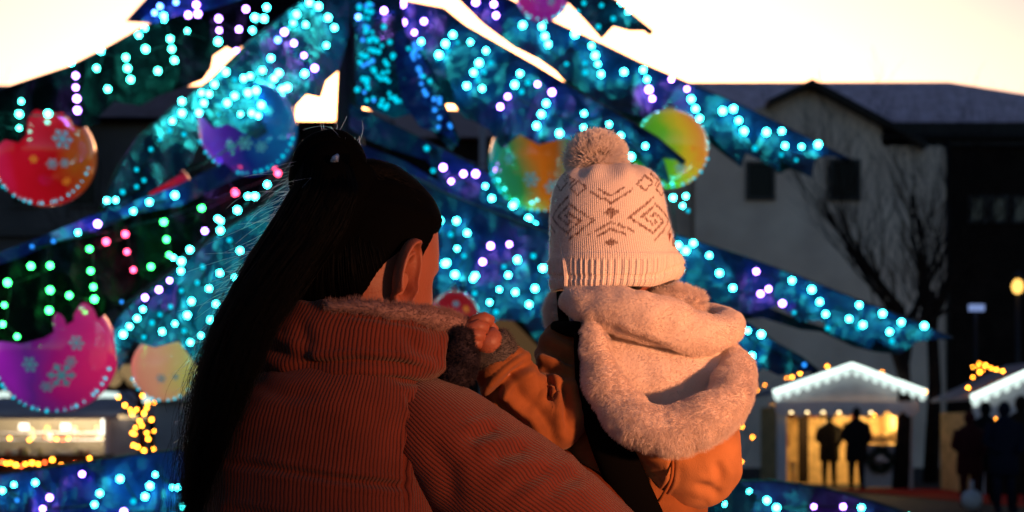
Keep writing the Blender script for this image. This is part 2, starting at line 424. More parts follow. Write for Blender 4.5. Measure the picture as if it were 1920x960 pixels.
# ---- big house behind the tree
YH = 46.0
def hx(px): return (px - CX) / F * YH
def hz(py): return HC + (HY - py) / F * YH
house = empty('house', (hx(1450), YH, 0))
tag(house, 'large cream house with slate hip roof and a front gable, behind the bare tree', 'house')
m = MB()   # main body wall
x0, x1 = hx(1180), hx(1765)
m.box(((x0 + x1) / 2, YH + 6.0, hz(250) / 2), (x1 - x0, 11.6, hz(250)))
# gable projecting wall
gx0, gx1, ga, ge = hx(1296), hx(1765), hx(1505), hz(262)
n = len(m.v)
yf = YH - 0.9
pts = [(gx0, 0), (gx1, 0), (gx1, hz(290)), (hx(1640), hz(245)), (ga, hz(180)), (gx0, hz(258))]
for x, z in pts: m.v.append((x, yf, z))
for x, z in pts: m.v.append((x, yf + 2.0, z))
m.face(range(n, n + 6))
for i in range(6):
    j = (i + 1) % 6; m.face((n + j, n + i, n + 6 + i, n + 6 + j))
m.build('wall', M['render'], house, False)
m = MB()   # dark timber wing
x2 = hx(2300)
m.box(((x1 + 0.01 + x2) / 2, YH + 5.2, hz(262) / 2), (x2 - x1 - 0.02, 11.8, hz(262)))
o = m.build('timber_wing', M['timber'], house, False); o['label'] = 'dark timber clad wing'
m = MB()   # roof: ridge, hip to the right
zr, ze = hz(154), hz(252)
yr = YH + 7.5
A_ = [(hx(1150), YH - 0.6, ze), (hx(2330), YH - 0.6, ze), (hx(1830) * 1.1, yr, zr * 1.145), (hx(1200), yr, zr * 1.145), (hx(2330), YH + 15, ze), (hx(1150), YH + 15, ze)]
zr2 = HC + (HY - 154) / F * yr; xr2 = (1780 - CX) / F * yr
A_[2] = (xr2, yr, zr2); A_[3] = ((1240 - CX) / F * yr, yr, zr2)
n = len(m.v); m.v += A_
m.face((n, n + 1, n + 2, n + 3)); m.face((n + 1, n + 4, n + 2)); m.face((n + 4, n + 5, n + 3, n + 2)); m.face((n + 5, n, n + 3))
rf = m.build('roof', M['rooft'], house, False)
m = MB()   # gable roof slopes (thin boards)
def slope(ax, az, bx, bz, th=0.17, y0=YH - 1.5, y1=YH + 4.5):
    n = len(m.v)
    for y in (y0, y1):
        m.v.extend([(ax, y, az), (bx, y, bz), (bx, y, bz + th), (ax, y, az + th)])
    for q in ((0, 1, 2, 3), (7, 6, 5, 4), (0, 4, 5, 1), (1, 5, 6, 2), (2, 6, 7, 3), (3, 7, 4, 0)): m.face([n + i for i in q])
slope(hx(1425), hz(216), ga, hz(178)); slope(ga, hz(178), hx(1715), hz(292))
m.build('gable_roof', M['fascia'], house, False)
m = MB(); m.box(((hx(1640) + x2) / 2, YH - 0.75, hz(262)), (x2 - hx(1640), 0.3, 0.75))
m.build('fascia', M['fascia'], house, False)
def hwindow(px0, py0, px1, py1, glass, y, bars=1):
    f = MB(); X0, X1, Z0, Z1 = (px0 - CX) / F * y, (px1 - CX) / F * y, HC + (HY - py1) / F * y, HC + (HY - py0) / F * y
    t = 0.09
    f.box(((X0 + X1) / 2, y - 0.05, Z0), (X1 - X0 + t, 0.12, t)); f.box(((X0 + X1) / 2, y - 0.05, Z1), (X1 - X0 + t, 0.12, t))
    f.box((X0, y - 0.05, (Z0 + Z1) / 2), (t, 0.12, Z1 - Z0 - t)); f.box((X1, y - 0.05, (Z0 + Z1) / 2), (t, 0.12, Z1 - Z0 - t))
    for i in range(bars):
        x = X0 + (X1 - X0) * (i + 1) / (bars + 1)
        f.box((x, y - 0.045, (Z0 + Z1) / 2), (0.06, 0.1, Z1 - Z0 - t))
    o = f.build('window', M['wframe'], house, False)
    q = MB(); q.box(((X0 + X1) / 2, y - 0.012, (Z0 + Z1) / 2), (X1 - X0 - t, 0.02, Z1 - Z0 - t)); q.build('pane', glass, o, False)
hwindow(1400, 306, 1450, 373, M['glassd'], yf, 0)
hwindow(1556, 302, 1610, 374, M['glassd'], yf, 0)
yt = YH - 0.72
for a, b in ((1818, 1848), (1858, 1888), (1900, 1930)): hwindow(a, 370, b, 416, M['glassp'], yt, 0)

m = MB(); m.bar((hx(1640), YH - 1.0, hz(268)), (x2, YH - 1.0, hz(268)), .09); m.bar((hx(1760), YH - 1.0, 0), (hx(1760), YH - 1.0, hz(268)), .06)
m.build('gutter', M['fascia'], house)
m = MB(); m.box((hx(1560), yr, zr2 + .5), (.7, .7, 1.2)); m.build('chimney', M['rendg'], rf, False) if False else None
# ---- lower roofed wing glimpsed behind the trunk
Yw = 44.0
wing = empty('outbuilding', ((880 - CX) / F * Yw, Yw, 0))
tag(wing, 'low outbuilding with ribbed grey roof behind the middle of the tree', 'building')
m = MB(); X0, X1 = (640 - CX) / F * Yw, (1200 - CX) / F * Yw
zt, zb = HC + (HY - 262) / F * Yw, HC + (HY - 205) / F * (Yw + 4)
m.box(((X0 + X1) / 2, Yw + 3, zt / 2), (X1 - X0, 6, zt)); m.build('wall', M['timber'], wing, False)
m = MB(); n = 0
m.v += [(X0 - .2, Yw - .4, zt), (X1, Yw - .4, zt), (X1, Yw + 4, zb), (X0 - .2, Yw + 4, zb), (X0 - .2, Yw + 8, zt), (X1, Yw + 8, zt)]
m.face((0, 1, 2, 3)); m.face((3, 2, 5, 4)); m.face((0, 3, 4)); m.face((1, 5, 2))
m.build('roof', mat('ribbed metal roof', (0.16, 0.16, 0.19), 0.6, 0.3, vary=0.2, vscale=3), wing, False)
m = MB(); m.bar((( 905 - CX) / F * 30, 30, 0), ((905 - CX) / F * 30, 30, HC + (HY - 212) / F * 30), 0.07)
m.ball(((905 - CX) / F * 30, 30, HC + (HY - 210) / F * 30), 0.11)
tag(m.build('flagpole', mat('grey pole paint', (0.35, 0.35, 0.4), 0.5)), 'slim pale grey pole rising before the ribbed roof', 'pole')

m = MB(); m.box(((590 - CX) / F * 43, 43, (HC + (HY - 250) / F * 43) / 2), (4.4, 3.0, HC + (HY - 250) / F * 43))
n = len(m.v); zt_ = HC + (HY - 250) / F * 43 + .02
for yy in (41.3, 44.7): m.v += [((590 - CX) / F * 43 - 2.4, yy, zt_), ((590 - CX) / F * 43 + 2.4, yy, zt_)]
m.v += [((590 - CX) / F * 43 - 2.4, 43, zt_ + .35), ((590 - CX) / F * 43 + 2.4, 43, zt_ + .35)]
m.face((n, n + 1, n + 5, n + 4)); m.face((n + 3, n + 2, n + 4, n + 5)); m.face((n + 2, n, n + 4)); m.face((n + 1, n + 3, n + 5))
tag(m.build('shed', M['timber'], None, False), 'dark narrow building filling the gap left of the trunk', 'building')
# ---- building on the left
Yl = 40.0
left = empty('house', ((200 - CX) / F * Yl, Yl, 0))
tag(left, 'dark grey house at the left, in shade behind the red ornament', 'house')
lx = lambda p: (p - CX) / F * Yl
lz = lambda p: HC + (HY - p) / F * Yl
m = MB(); m.box(((lx(-500) + lx(545)) / 2, Yl + 5, lz(225) / 2), (lx(545) - lx(-500), 10, lz(225))); m.build('wall', M['rendg'], left, False)
m = MB(); z0, z1 = lz(228), HC + (HY - 160) / F * (Yl + 5)
m.v += [(lx(-520), Yl - .6, z0), (lx(560), Yl - .6, z0), (lx(400), Yl + 5, z1), (lx(-400), Yl + 5, z1), (lx(560), Yl + 10.6, z0), (lx(-520), Yl + 10.6, z0)]
m.face((0, 1, 2, 3)); m.face((1, 4, 2)); m.face((4, 5, 3, 2)); m.face((5, 0, 3)); m.build('roof', mat('old slate roof', (0.16, 0.13, 0.16), .8, .2, vary=.3, vscale=2), left, False)
m = MB(); m.box(((lx(-500) + lx(545)) / 2, Yl - 0.1, lz(437)), (lx(545) - lx(-500), 0.2, 0.22)); m.build('ledge', M['wframe'], left, False)
for a in (20, 130, 230, 330, 440):
    f = MB(); f.box((lx(a + 28), Yl - 0.04, lz(345)), (lx(a + 56) - lx(a), 0.1, lz(300) - lz(390))); o = f.build('window', M['wframe'], left, False)
    q = MB(); q.box((lx(a + 28), Yl - 0.1, lz(345)), (lx(a + 56) - lx(a) - .2, 0.03, lz(300) - lz(390) - .2)); q.build('pane', M['glassd'], o, False)

# ---- bare trees
def bare_tree(name, base, h, spread, seed, label, n0=7, lean=(0, 0), trunk=0.5, up=0.5):
    r = random.Random(seed)
    t = empty('bare_tree', base); tag(t, label, 'tree', 'bare winter trees')
    tr = MB(); top = Vector((base[0] + lean[0], base[1], base[2] + h * trunk))
    tr.poly([(base, h * .026), (Vector(base).lerp(top, .5) + Vector((.1, 0, 0)), h * .021), (top, h * .015)], 8)
    tr.build('trunk', M['bark'], t)
    cr = MB()
    def grow(p, d, L, rad, lev):
        pts = [(p, rad)]; q = Vector(p); dd = Vector(d)
        ns = 4
        for i in range(ns):
            dd = (dd + Vector((r.uniform(-.22, .22), r.uniform(-.22, .22), r.uniform(-.02, .26)))).normalized()
            q = q + dd * L / ns; pts.append((q.copy(), rad * (1 - .62 * (i + 1) / ns)))
        cr.poly(pts, 5 if lev < 2 else 3, cap=False)
        if lev >= 4: return
        for k in range(5 if lev < 2 else 4):
            i = r.randint(1, ns); b = pts[i][0]
            a = r.uniform(0, 2 * PI); sp = r.uniform(.35, .8)
            nd = (dd + Vector((math.cos(a) * sp, math.sin(a) * sp, r.uniform(0, .35)))).normalized()
            grow(b, nd, L * r.uniform(.5, .78), max(pts[i][1] * .55, .0045), lev + 1)
    for k in range(n0):
        a = 2 * PI * k / n0 + r.uniform(-.3, .3)
        b = Vector(base).lerp(top, r.uniform(.55, 1.0))
        d = Vector((math.cos(a) * spread, math.sin(a) * spread * .6, up + r.uniform(0, .6))).normalized()
        grow(b, d, h * r.uniform(.28, .44), h * .009, 1)
    cr.build('crown', M['bark'], t)
bare_tree('bare_tree', P(1688, 915.5, 30), 7.0, 0.95, 3, 'bare tree with fanning twigs in front of the cream house', n0=10, trunk=0.55, up=.6)
bare_tree('bare_tree', P(1745, 905, 33), 7.4, 0.7, 11, 'bare tree before the dark timber wing, right of the fanning one', n0=6, trunk=0.6, up=.9)
bare_tree('bare_tree', P(300, 905, 33), 8.0, 0.8, 5, 'bare tree in front of the dark grey house at the left', n0=7, trunk=0.45)

# ---- simple distant people
def far_person(px, pyfeet, Y, h, label, m_, seed, group=None, arms=0.25):
    r = random.Random(seed); k = h / 1.7
    b = P(px, pyfeet, Y); b.z = 0
    body = MB()
    hd = b + Vector((0, 0, 1.58 * k))
    body.ball(hd, .105 * k, 14, 10, (0.9, 1, 1.2))
    body.poly([(b + Vector((0, 0, 1.50 * k)), .06 * k), (b + Vector((0, 0, 1.42 * k)), .09 * k)], 12)
    rows = [(1.45, .10, .09), (1.38, .2, .12), (1.2, .23, .15), (0.98, .21, .14), (.85, .23, .15), (.6, .235, .16), (.57, .2, .14)]
    n0 = len(body.v); ns = 16
    for z, a_, d_ in rows:
        for j in range(ns):
            t = 2 * PI * j / ns; body.v.append((b.x + a_ * k * math.cos(t), b.y + d_ * k * math.sin(t), z * k))
    for i in range(len(rows) - 1):
        for j in range(ns):
            q = n0 + i * ns + j; q2 = n0 + i * ns + (j + 1) % ns; body.face((q, q2, q2 + ns, q + ns))
    for s in (-1, 1):
        body.poly([(b + Vector((s * .09 * k, 0, .7 * k)), .095 * k), (b + Vector((s * .10 * k, .02, .45 * k)), .075 * k), (b + Vector((s * .11 * k, 0, .08 * k)), .055 * k)], 10)
        body.poly([(b + Vector((s * .11 * k, .04, .045)), .045 * k), (b + Vector((s * .12 * k, -.14 * k, .04)), .038 * k)], 8)
        sh = b + Vector((s * .2 * k, 0, 1.36 * k)); el = b + Vector((s * (.25 + arms * .1) * k, 0.03, 1.08 * k)); ha = b + Vector((s * .17 * k, -.18 * k if arms else 0, .95 * k))
        body.poly([(sh, .075 * k), (el, .06 * k), (ha, .045 * k)], 10); body.ball(ha, .05 * k, 8, 6)
    o = body.build('person', m_)
    tag(o, label, 'person', group); return o
# ---------------------------------------------------------------- market stalls and their lights
def glow_bulb_mesh(name, r, m):
    b = MB(); b.ball((0, 0, 0), r, 12, 8); b.m = 1
    b.poly([((0, r * .7, 0), r * .5), ((0, r * 1.7, 0), r * .5)], 8)
    me = b.build(name, [m, M['socket']]); d = me.data; bpy.data.objects.remove(me); return d
def light_string(label, items, group, name='light_string', rcab=0.006, order=True):
    """items: (Vector, mesh data, scale). Empty > cable, bulbs"""
    root = empty(name, items[0][0]); tag(root, label, 'string lights', group)
    pts = [it[0] for it in items]; left = list(range(1, len(pts))); ch = [0]
    if order:
        while left:
            l = pts[ch[-1]]; j = min(left, key=lambda i: (pts[i] - l).length); left.remove(j); ch.append(j)
    else: ch = list(range(len(pts)))
    cb = MB()
    for a, b in zip(ch, ch[1:]):
        pa = pts[a] + Vector((0, .05, 0)); pb = pts[b] + Vector((0, .05, 0)); mid = (pa + pb) / 2 + Vector((0, 0, -0.03 * (pa - pb).length))
        cb.poly([(pa, rcab), (mid, rcab), (pb, rcab)], 5)
    if len(ch) > 1: cb.build('cable', M['cable'], root)
    for p, d, s in items:
        o = bpy.data.objects.new('bulb', d); COL.objects.link(o); o.parent = root
        o.location = p - items[0][0]; o.scale = (s, s, s)
    return root
BO = glow_bulb_mesh('amber_bulb', 0.024, M['orange']); BR = glow_bulb_mesh('red_bulb', 0.024, M['redo'])

def scallop(mb, x0, x1, y, ztop, drop, n, th=0.02):
    for i in range(n):
        a = x0 + (x1 - x0) * i / n; b = x0 + (x1 - x0) * (i + 1) / n; k = 6
        n0 = len(mb.v)
        mb.v += [(a, y, ztop), (b, y, ztop)]
        for j in range(k + 1):
            t = j / k; mb.v.append((b + (a - b) * t, y - .02, ztop - drop * (.62 + .38 * math.sin(PI * t))))
        mb.face(range(n0, n0 + k + 3))
def gable_stall(Y, pxl, pxr, pxa, pye, pya, label, pyval, pyfloor, posts, wide=2.4, lit=True):
    s = lambda px: (px - CX) / F * Y
    z = lambda py: HC + (HY - py) / F * Y
    root = empty('market_stall', (s(pxa), Y, 0)); tag(root, label, 'market stall')
    xl, xr, xa, ze, za = s(pxl), s(pxr), s(pxa), z(pye), z(pya)
    m = MB()     # roof slopes
    for (ax, az, bx, bz) in ((xl, ze, xa, za), (xa, za, xr, ze)):
        n = len(m.v); t = .06
        for y in (Y - .12, Y + wide):
            m.v.extend([(ax, y, az - .03), (bx, y, bz - .03), (bx, y, bz - .03 + t), (ax, y, az - .03 + t)])
        for q in ((0, 1, 2, 3), (7, 6, 5, 4), (0, 4, 5, 1), (1, 5, 6, 2), (2, 6, 7, 3), (3, 7, 4, 0)): m.face([n + i for i in q])
    m.build('roof', M['greyp'], root, False)
    m = MB(); zv = z(pyval)
    n = len(m.v); xs0, xs1 = s(posts[0]) - .12, s(posts[1]) + .12
    slp0 = (za - ze) / (xa - xl); slp1 = (za - ze) / (xr - xa)
    prof = [(xs0, zv), (xs1, zv), (xs1, za - slp1 * (xs1 - xa) - .05), (xa, za - .05), (xs0, za - slp0 * (xa - xs0) - .05)]
    for yy in (Y, Y + .05):
        for x, zz in prof: m.v.append((x, yy, zz))
    m.face(range(n, n + 5)); m.face([n + 5 + i for i in range(5)][::-1])
    for i in range(5): m.face((n + (i + 1) % 5, n + i, n + 5 + i, n + 5 + (i + 1) % 5))
    m.build('gable_board', M['white'], root, False)
    m = MB(); scallop(m, xs0 - .05, xs1 + .05, Y - .16, zv + .1, .32, 9); m.build('awning', M['white'], root)
    # white light rope along the verge
    m = MB()
    for (ax, az, bx, bz) in ((xl, ze, xa, za), (xa, za, xr, ze)):
        k = 26; pts = []
        for i in range(k + 1):
            t = i / k; pts.append((Vector((ax + (bx - ax) * t, Y - .2, az + (bz - az) * t + .03)), .045))
        m.poly(pts, 6)
        n0 = len(m.v)      # icicle net below the rope: scalloped strip
        sc_n = 8
        for i in range(sc_n):
            for j in range(5):
                t0 = (i + j / 4) / sc_n
                x = ax + (bx - ax) * t0; zz = az + (bz - az) * t0
                d = .07 + .13 * math.sin(PI * j / 4)
                m.m = 1
                m.v.append((x, Y - .19, zz)); m.v.append((x, Y - .19, zz - d))
        for i in range(sc_n * 5 - 1):
            q = n0 + 2 * i; m.face((q, q + 2, q + 3, q + 1))
        m.m = 0
    m.build('light_rope', [emit('rope core glow', (0.8, 1.0, 0.92), 2.2), M['rope']], root)
    for px in posts:
        m = MB(); m.box((s(px), Y + .05, (zv + .1) / 2), (.2, .12, zv + .1)); m.build('post', M['white'], root, False)
    x0, x1 = s(posts[0]), s(posts[1])
    m = MB(); m.box(((x0 + x1) / 2, Y + wide - .1, zv / 2), (x1 - x0, .05, zv)); m.build('back_panel', M['wood'], root, False)
    for xx in (x0 - .02, x1 + .02):
        m = MB(); m.box((xx, Y + wide / 2 + .05, zv / 2), (.05, wide - .3, zv)); m.build('side_panel', M['wood'], root, False)
    return root, x0, x1, zv, s, z

# stall at the centre right
YS = 30.0
st, x0, x1, zv, s_, z_ = gable_stall(YS, 1447, 1732, 1593, 738, 687, 'white market stall with gable roof outlined in white rope light', 762, 913, (1466, 1703))
m = MB(); xc = s_(1618); m.box(((xc + x1 - .12) / 2, YS + .06, z_(832) / 2), (x1 - .12 - xc, .06, z_(832) - .04)); m.build('counter_front', M['white'], st, False)
m = MB(); m.box(((xc + x1 - .12) / 2, YS + .2, z_(828)), (x1 - .12 - xc, .5, .05)); m.build('counter_top', M['wood'], st, False)
for k, zz in enumerate((1.45, 1.8)):
    m = MB(); m.box(((x0 + x1) / 2, YS + 2.0, zz), (x1 - x0 - .2, .3, .03)); m.build('shelf', M['wood'], st, False)
m = MB(); m.bar((x0 + .25, YS + 1.0, zv - .1), (x1 - .3, YS + 1.0, zv - .1), .03); m.build('tube_lamp', M['lampw'], st)
def stall_light(loc, e, col=(1.0, 0.62, 0.22), r=.12):
    l = bpy.data.lights.new('stall_lamp_light', 'POINT'); l.energy = e; l.color = col; l.shadow_soft_size = r
    o = bpy.data.objects.new('stall_lamp_light', l); COL.objects.link(o); o.location = loc
stall_light((s_(1560), YS + 1.0, zv - .35), 42); stall_light((s_(1665), YS + 1.1, zv - .3), 85)
rq = random.Random(9)
for k in range(26):
    x = x0 + .2 + (x1 - x0 - .4) * (k + rq.random() * .6) / 26; zz = (1.466, 1.816)[k % 2]; h = rq.uniform(.1, .26)
    b = MB(); b.poly([((x, YS + 1.93, zz), .05), ((x, YS + 1.93, zz + h * .7), .055), ((x, YS + 1.93, zz + h * .8), .03), ((x, YS + 1.93, zz + h), .028)], 8)
    c_ = rq.choice([(.25, .08, .03), (.05, .04, .03), (.4, .25, .08), (.12, .03, .02), (.5, .4, .25)]); nm = 'goods %d%d' % (int(c_[0] * 100), int(c_[1] * 100))
    tag(b.build('jar', bpy.data.materials.get(nm) or mat(nm, c_, .4, .4)), 'jar on the back shelves inside the white stall', 'jar', 'jars on the shelves of the white stall')
m = MB(); m.box((s_(1537), YS + 1.7, zv * .5), (.22, .08, zv - .1)); m.build('upright', M['timber'], st, False)
for px_, zz in ((1503, 1.05), (1503, 2.0)):
    m = MB(); m.box((s_(px_), YS + 2.24, zz * .95), (.34, .03, .30)); tag(m.build('picture', mat('brown print %d' % int(zz * 10), (.22, .11, .05), .6, vary=.6, vscale=9), None, False), 'small brown framed print on the stall back wall, %s' % ('lower of the two' if zz < 1.5 else 'upper of the two'), 'picture')
rr = random.Random(4)
for k in range(9):
    b = MB(); x = s_(1642) + k * .072; hh = rr.uniform(.12, .3); 
    b.poly([((x, YS + .25, z_(828) + .026), .032), ((x, YS + .25, z_(828) + hh * .7), .032), ((x, YS + .25, z_(828) + hh), .014)], 8)
    tag(b.build('bottle', M['goods']), 'goods bottle standing on the white stall counter', 'bottle', 'bottles on the white stall counter')
far_person(1555, 907, 30.9, 1.62, 'person in dark coat standing inside the white stall, left of the two', M['dark'], 1)
far_person(1606, 914.5, 29.5, 1.70, 'person in dark coat facing the white stall counter, right of the two', M['dark'], 2)
# stool in the stall
m = MB(); sx = s_(1488)
m.box((sx, YS + .7, .52), (.34, .34, .05))
st_ = empty('stool', (sx, YS + .7, 0)); tag(st_, 'small wooden stool at the left inside the white stall', 'stool')
m.build('seat', M['wood'], st_, False)
for a_, b_ in ((-1, -1), (-1, 1), (1, 1), (1, -1)):
    q = MB(); q.bar((sx + a_ * .16, YS + .7 + b_ * .16, 0.0), (sx + a_ * .12, YS + .7 + b_ * .12, .49), .022); q.build('leg', M['wood'], st_)
# wreath
wr = empty('wreath', (s_(1650), YS - .02, z_(862))); tag(wr, 'dark fir wreath with pale bow hung on the stall counter front', 'wreath')
m = MB(); c0 = Vector((s_(1650), YS - .06, z_(862)))
for k in range(420):
    a_ = rr.uniform(0, 2 * PI); r_ = rr.gauss(.21, .05); p = c0 + Vector((math.cos(a_) * r_, rr.uniform(-.05, .05), math.sin(a_) * r_))
    q = p + Vector((rr.uniform(-.08, .08), rr.uniform(-.06, .02), rr.uniform(-.08, .08))); m.bar(p, q, .012, .004, 4)
m.build('fir_ring', M['fir'], wr)
m = MB(); m.ball(c0 + Vector((-.04, -.09, .02)), .075, 10, 8, (1.3, .6, .9)); m.ball(c0 + Vector((.09, -.08, -.02)), .05, 10, 8, (1.2, .6, .9)); m.build('bow', M['white'], wr)
amb = [(1420, 732), (1434, 722), (1475, 709), (1485, 707), (1500, 700), (1524, 695), (1551, 687), (1654, 697), (1735, 735), (1760, 746)]
light_string('amber bulbs strung along the roof edge of the white stall', [(P(x, y, YS - .3), BO, .55 if i in (0, 1, 2, 7) else .95) for i, (x, y) in enumerate(amb)], 'amber light strings at the stalls')
light_string('amber bulbs drooping inside the white stall above its counter', [(P(x, y, YS + .5), BO, .8) for x, y in ((1640, 778), (1652, 772), (1661, 769), (1668, 763), (1676, 771), (1684, 781), (1690, 789), (1675, 819))], 'amber light strings at the stalls')
light_string('three amber bulbs hanging beside the coat of the child', [(P(x, y, 26), BO, .75) for x, y in ((1391, 800), (1411, 820), (1390, 866))], 'amber light strings at the stalls')
# stall at the right edge
Y2 = 27.0
st2, a0, a1, zv2, s2, z2 = gable_stall(Y2, 1815, 2120, 1968, 748, 678, 'white market stall cut off by the right edge, crowd in front', 772, 925, (1836, 2095))
m = MB(); m.bar((a0 + .3, Y2 + 1.2, zv2 - .15), (a1 - .3, Y2 + 1.2, zv2 - .15), .03); m.build('tube_lamp', M['lampw'], st2)
stall_light((s2(1940), Y2 + 1.3, zv2 - .4), 16)
m = MB(); m.box(((a0 + a1) / 2, Y2 + .2, 0.5), (a1 - a0 - .3, .5, 1.0)); m.build('counter_front', M['timber'], st2, False)
light_string('cluster of amber bulbs above the roof of the right edge stall', [(P(x, y, Y2 + .3), BO, sc_) for x, y, sc_ in ((1824, 688, .6), (1836, 682, .7), (1848, 685, 1), (1858, 690, .8), (1868, 693, .9), (1880, 696, .9), (1837, 698, 1), (1824, 707, .7), (1815, 727, .9), (1833, 688, .5), (1843, 694, .5))], 'amber light strings at the stalls')
light_string('amber and pale bulbs glinting between the crowd', [(P(x, y, 24.5), d, sc_) for x, y, d, sc_ in ((1815, 790, BO, .6), (1858, 826, BO, .8), (1867, 786, BO, .7), (1806, 925, BR, .5), (1898, 793, BO, .7), (1872, 870, BO, .35))], 'amber light strings at the stalls')
for i, (x, Y, h, lb) in enumerate(((1818, 23, 1.55, 'short person in dark red coat, leftmost of the crowd'), (1848, 24, 1.72, 'tall person in dark coat, second from the left in the crowd'), (1883, 21.5, 1.68, 'person in dark coat in front of the right stall, third in the crowd'), (1915, 22, 1.78, 'person in black coat at the right picture edge'))):
    far_person(x, 900, Y, h, lb, (M['darkr'], M['dark'], mat('dark blue winter coat', (.012, .014, .03), .8, .1), mat('dark brown winter coat', (.03, .018, .012), .8, .1))[i], 20 + i)
m = MB(); c0 = P(1822, 921, 22); c0.z = .17
m.ball(c0, .17, 12, 8, (1, .8, .95)); m.bar(c0 + Vector((0, 0, .12)), c0 + Vector((0, 0, .3)), .03)
tag(m.build('bag', M['white']), 'pale bag standing on the ground by the crowd', 'bag')

# stall at the left edge: open front, flat canvas roof
Y3 = 22.0
s3 = lambda px: (px - CX) / F * Y3
z3 = lambda py: HC + (HY - py) / F * Y3
ls = empty('market_stall', (s3(60), Y3, 0)); tag(ls, 'brightly lit open stall with grey roof at the left edge', 'market stall')
m = MB(); n = 0
m.v += [(s3(-150), Y3 - .3, z3(778)), (s3(232), Y3 - .3, z3(778)), (s3(205), Y3 + 1.6, z3(728)), (s3(-130), Y3 + 1.6, z3(728)), (s3(-150), Y3 - .3, z3(786)), (s3(232), Y3 - .3, z3(786)), (s3(232), Y3 + 3, z3(778)), (s3(-150), Y3 + 3, z3(778))]
m.face((0, 1, 2, 3)); m.face((4, 5, 1, 0)); m.face((1, 6, 2)); m.face((3, 2, 6, 7))
m.build('roof', M['greyp'], ls, False)
m = MB(); m.box(((s3(-150) + s3(200)) / 2, Y3 + 2.4, z3(800) / 2 + .2), (s3(200) - s3(-150), .05, z3(770))); m.build('back_panel', mat('pale stall lining', (0.7, 0.62, 0.45), .7), ls, False)
m = MB(); m.box(((s3(-150) + s3(205)) / 2, Y3, z3(852) / 2), (s3(205) - s3(-150), .5, z3(852))); m.build('counter', M['timber'], ls, False)
m = MB(); m.box((s3(200), Y3 + 1.2, z3(785) / 2), (.08, 2.4, z3(785))); m.build('side_panel', M['white'], ls, False)
for a in (178, 20, 100, -60):
    m = MB(); m.box((s3(a), Y3 + .6, z3(800)), (.13, .06, .26 if a == 178 else .1)); m.build('lamp', M['lampc'], ls, False)
for zz in (812, 826):
    m = MB(); m.box(((s3(-150) + s3(160)) / 2, Y3 + 1.6, z3(zz)), (s3(160) - s3(-150), .3, .02)); m.build('shelf', M['white'], ls, False)
stall_light((s3(30), Y3 + .9, z3(795)), 55, (1, .78, .5)); stall_light((s3(130), Y3 + .9, z3(795)), 55, (1, .78, .5))
for k in range(34):
    x = s3(-10) + (s3(175) - s3(-10)) * rr.random(); lv = rr.choice(((Y3 + 1.55, z3(812) + .011), (Y3 + 1.55, z3(826) + .011), (Y3, z3(852) + .001), (Y3, z3(852) + .001)))
    b = MB(); h = rr.uniform(.05, .11); 
    b.poly([((x, lv[0], lv[1]), .04), ((x, lv[0], lv[1] + h * .75), .045), ((x, lv[0], lv[1] + h * .8), .03), ((x, lv[0], lv[1] + h), .028)], 8)
    c_ = rr.choice([(.7, .6, .2), (.75, .7, .6), (.6, .2, .1), (.35, .15, .08), (.8, .75, .4)])
    nm = 'jar %d%d' % (int(c_[0] * 100), int(c_[1] * 100))
    mt = bpy.data.materials.get(nm) or mat(nm, c_, .3, .5)
    tag(b.build('jar', mt), 'small jar among the goods of the lit left stall', 'jar', 'jars on the lit left stall')
orl = [(4, 866), (12, 869), (20, 868), (30, 872), (40, 874), (48, 870), (60, 868), (72, 870), (84, 867), (98, 862), (115, 872), (128, 874), (140, 870), (152, 872), (168, 859)]
light_string('amber and red bulbs draped along the left stall counter', [(P(x, y, Y3 - .35), BR if i % 4 == 0 else BO, .75 if i % 3 else 1) for i, (x, y) in enumerate(orl)], 'amber light strings at the stalls')
light_string('row of amber bulbs glowing on the left stall shelf', [(P(x, y, Y3 + .3), BR if i in (2, 4) else BO, .7) for i, (x, y) in enumerate(((18, 822), (55, 825), (96, 823), (106, 823), (118, 824), (128, 822)))], 'amber light strings at the stalls')
# pole tree wound with fairy lights
_b = P(262, 800, 21); pt = empty('small_tree', (_b.x, _b.y, 0))
tag(pt, 'slim bare sapling wound with amber fairy lights beside the left stall', 'tree')
m = MB(); bx = (262 - CX) / F * 21; zt = HC + (HY - 735) / F * 21
m.poly([((bx, 21, 0), .06), ((bx + .04, 21, .9), .05), ((bx - .02, 21, zt), .025)], 8)
m.build('trunk', M['bark'], pt)
m = MB()
for k in range(26):
    a = rr.uniform(0, 2 * PI); z0 = rr.uniform(.8, zt); m.bar((bx, 21, z0), (bx + math.cos(a) * .32, 21 + math.sin(a) * .3, z0 + rr.uniform(.1, .35)), .012, .004, 4)
m.build('crown', M['bark'], pt)
lst = [(222, 745), (234, 760), (244, 768), (248, 776), (256, 768), (272, 739), (267, 742), (275, 765), (284, 787), (270, 775), (262, 790), (266, 798), (254, 802), (248, 812), (253, 814), (289, 808), (275, 812), (278, 823), (250, 835), (258, 838), (270, 845), (252, 857), (288, 842), (277, 757), (291, 755), (308, 847)]
light_string('amber fairy lights wound round the sapling by the left stall', [(P(x, y, 20.6), BO, rr.uniform(.55, .95)) for x, y in lst], 'amber light strings at the stalls')
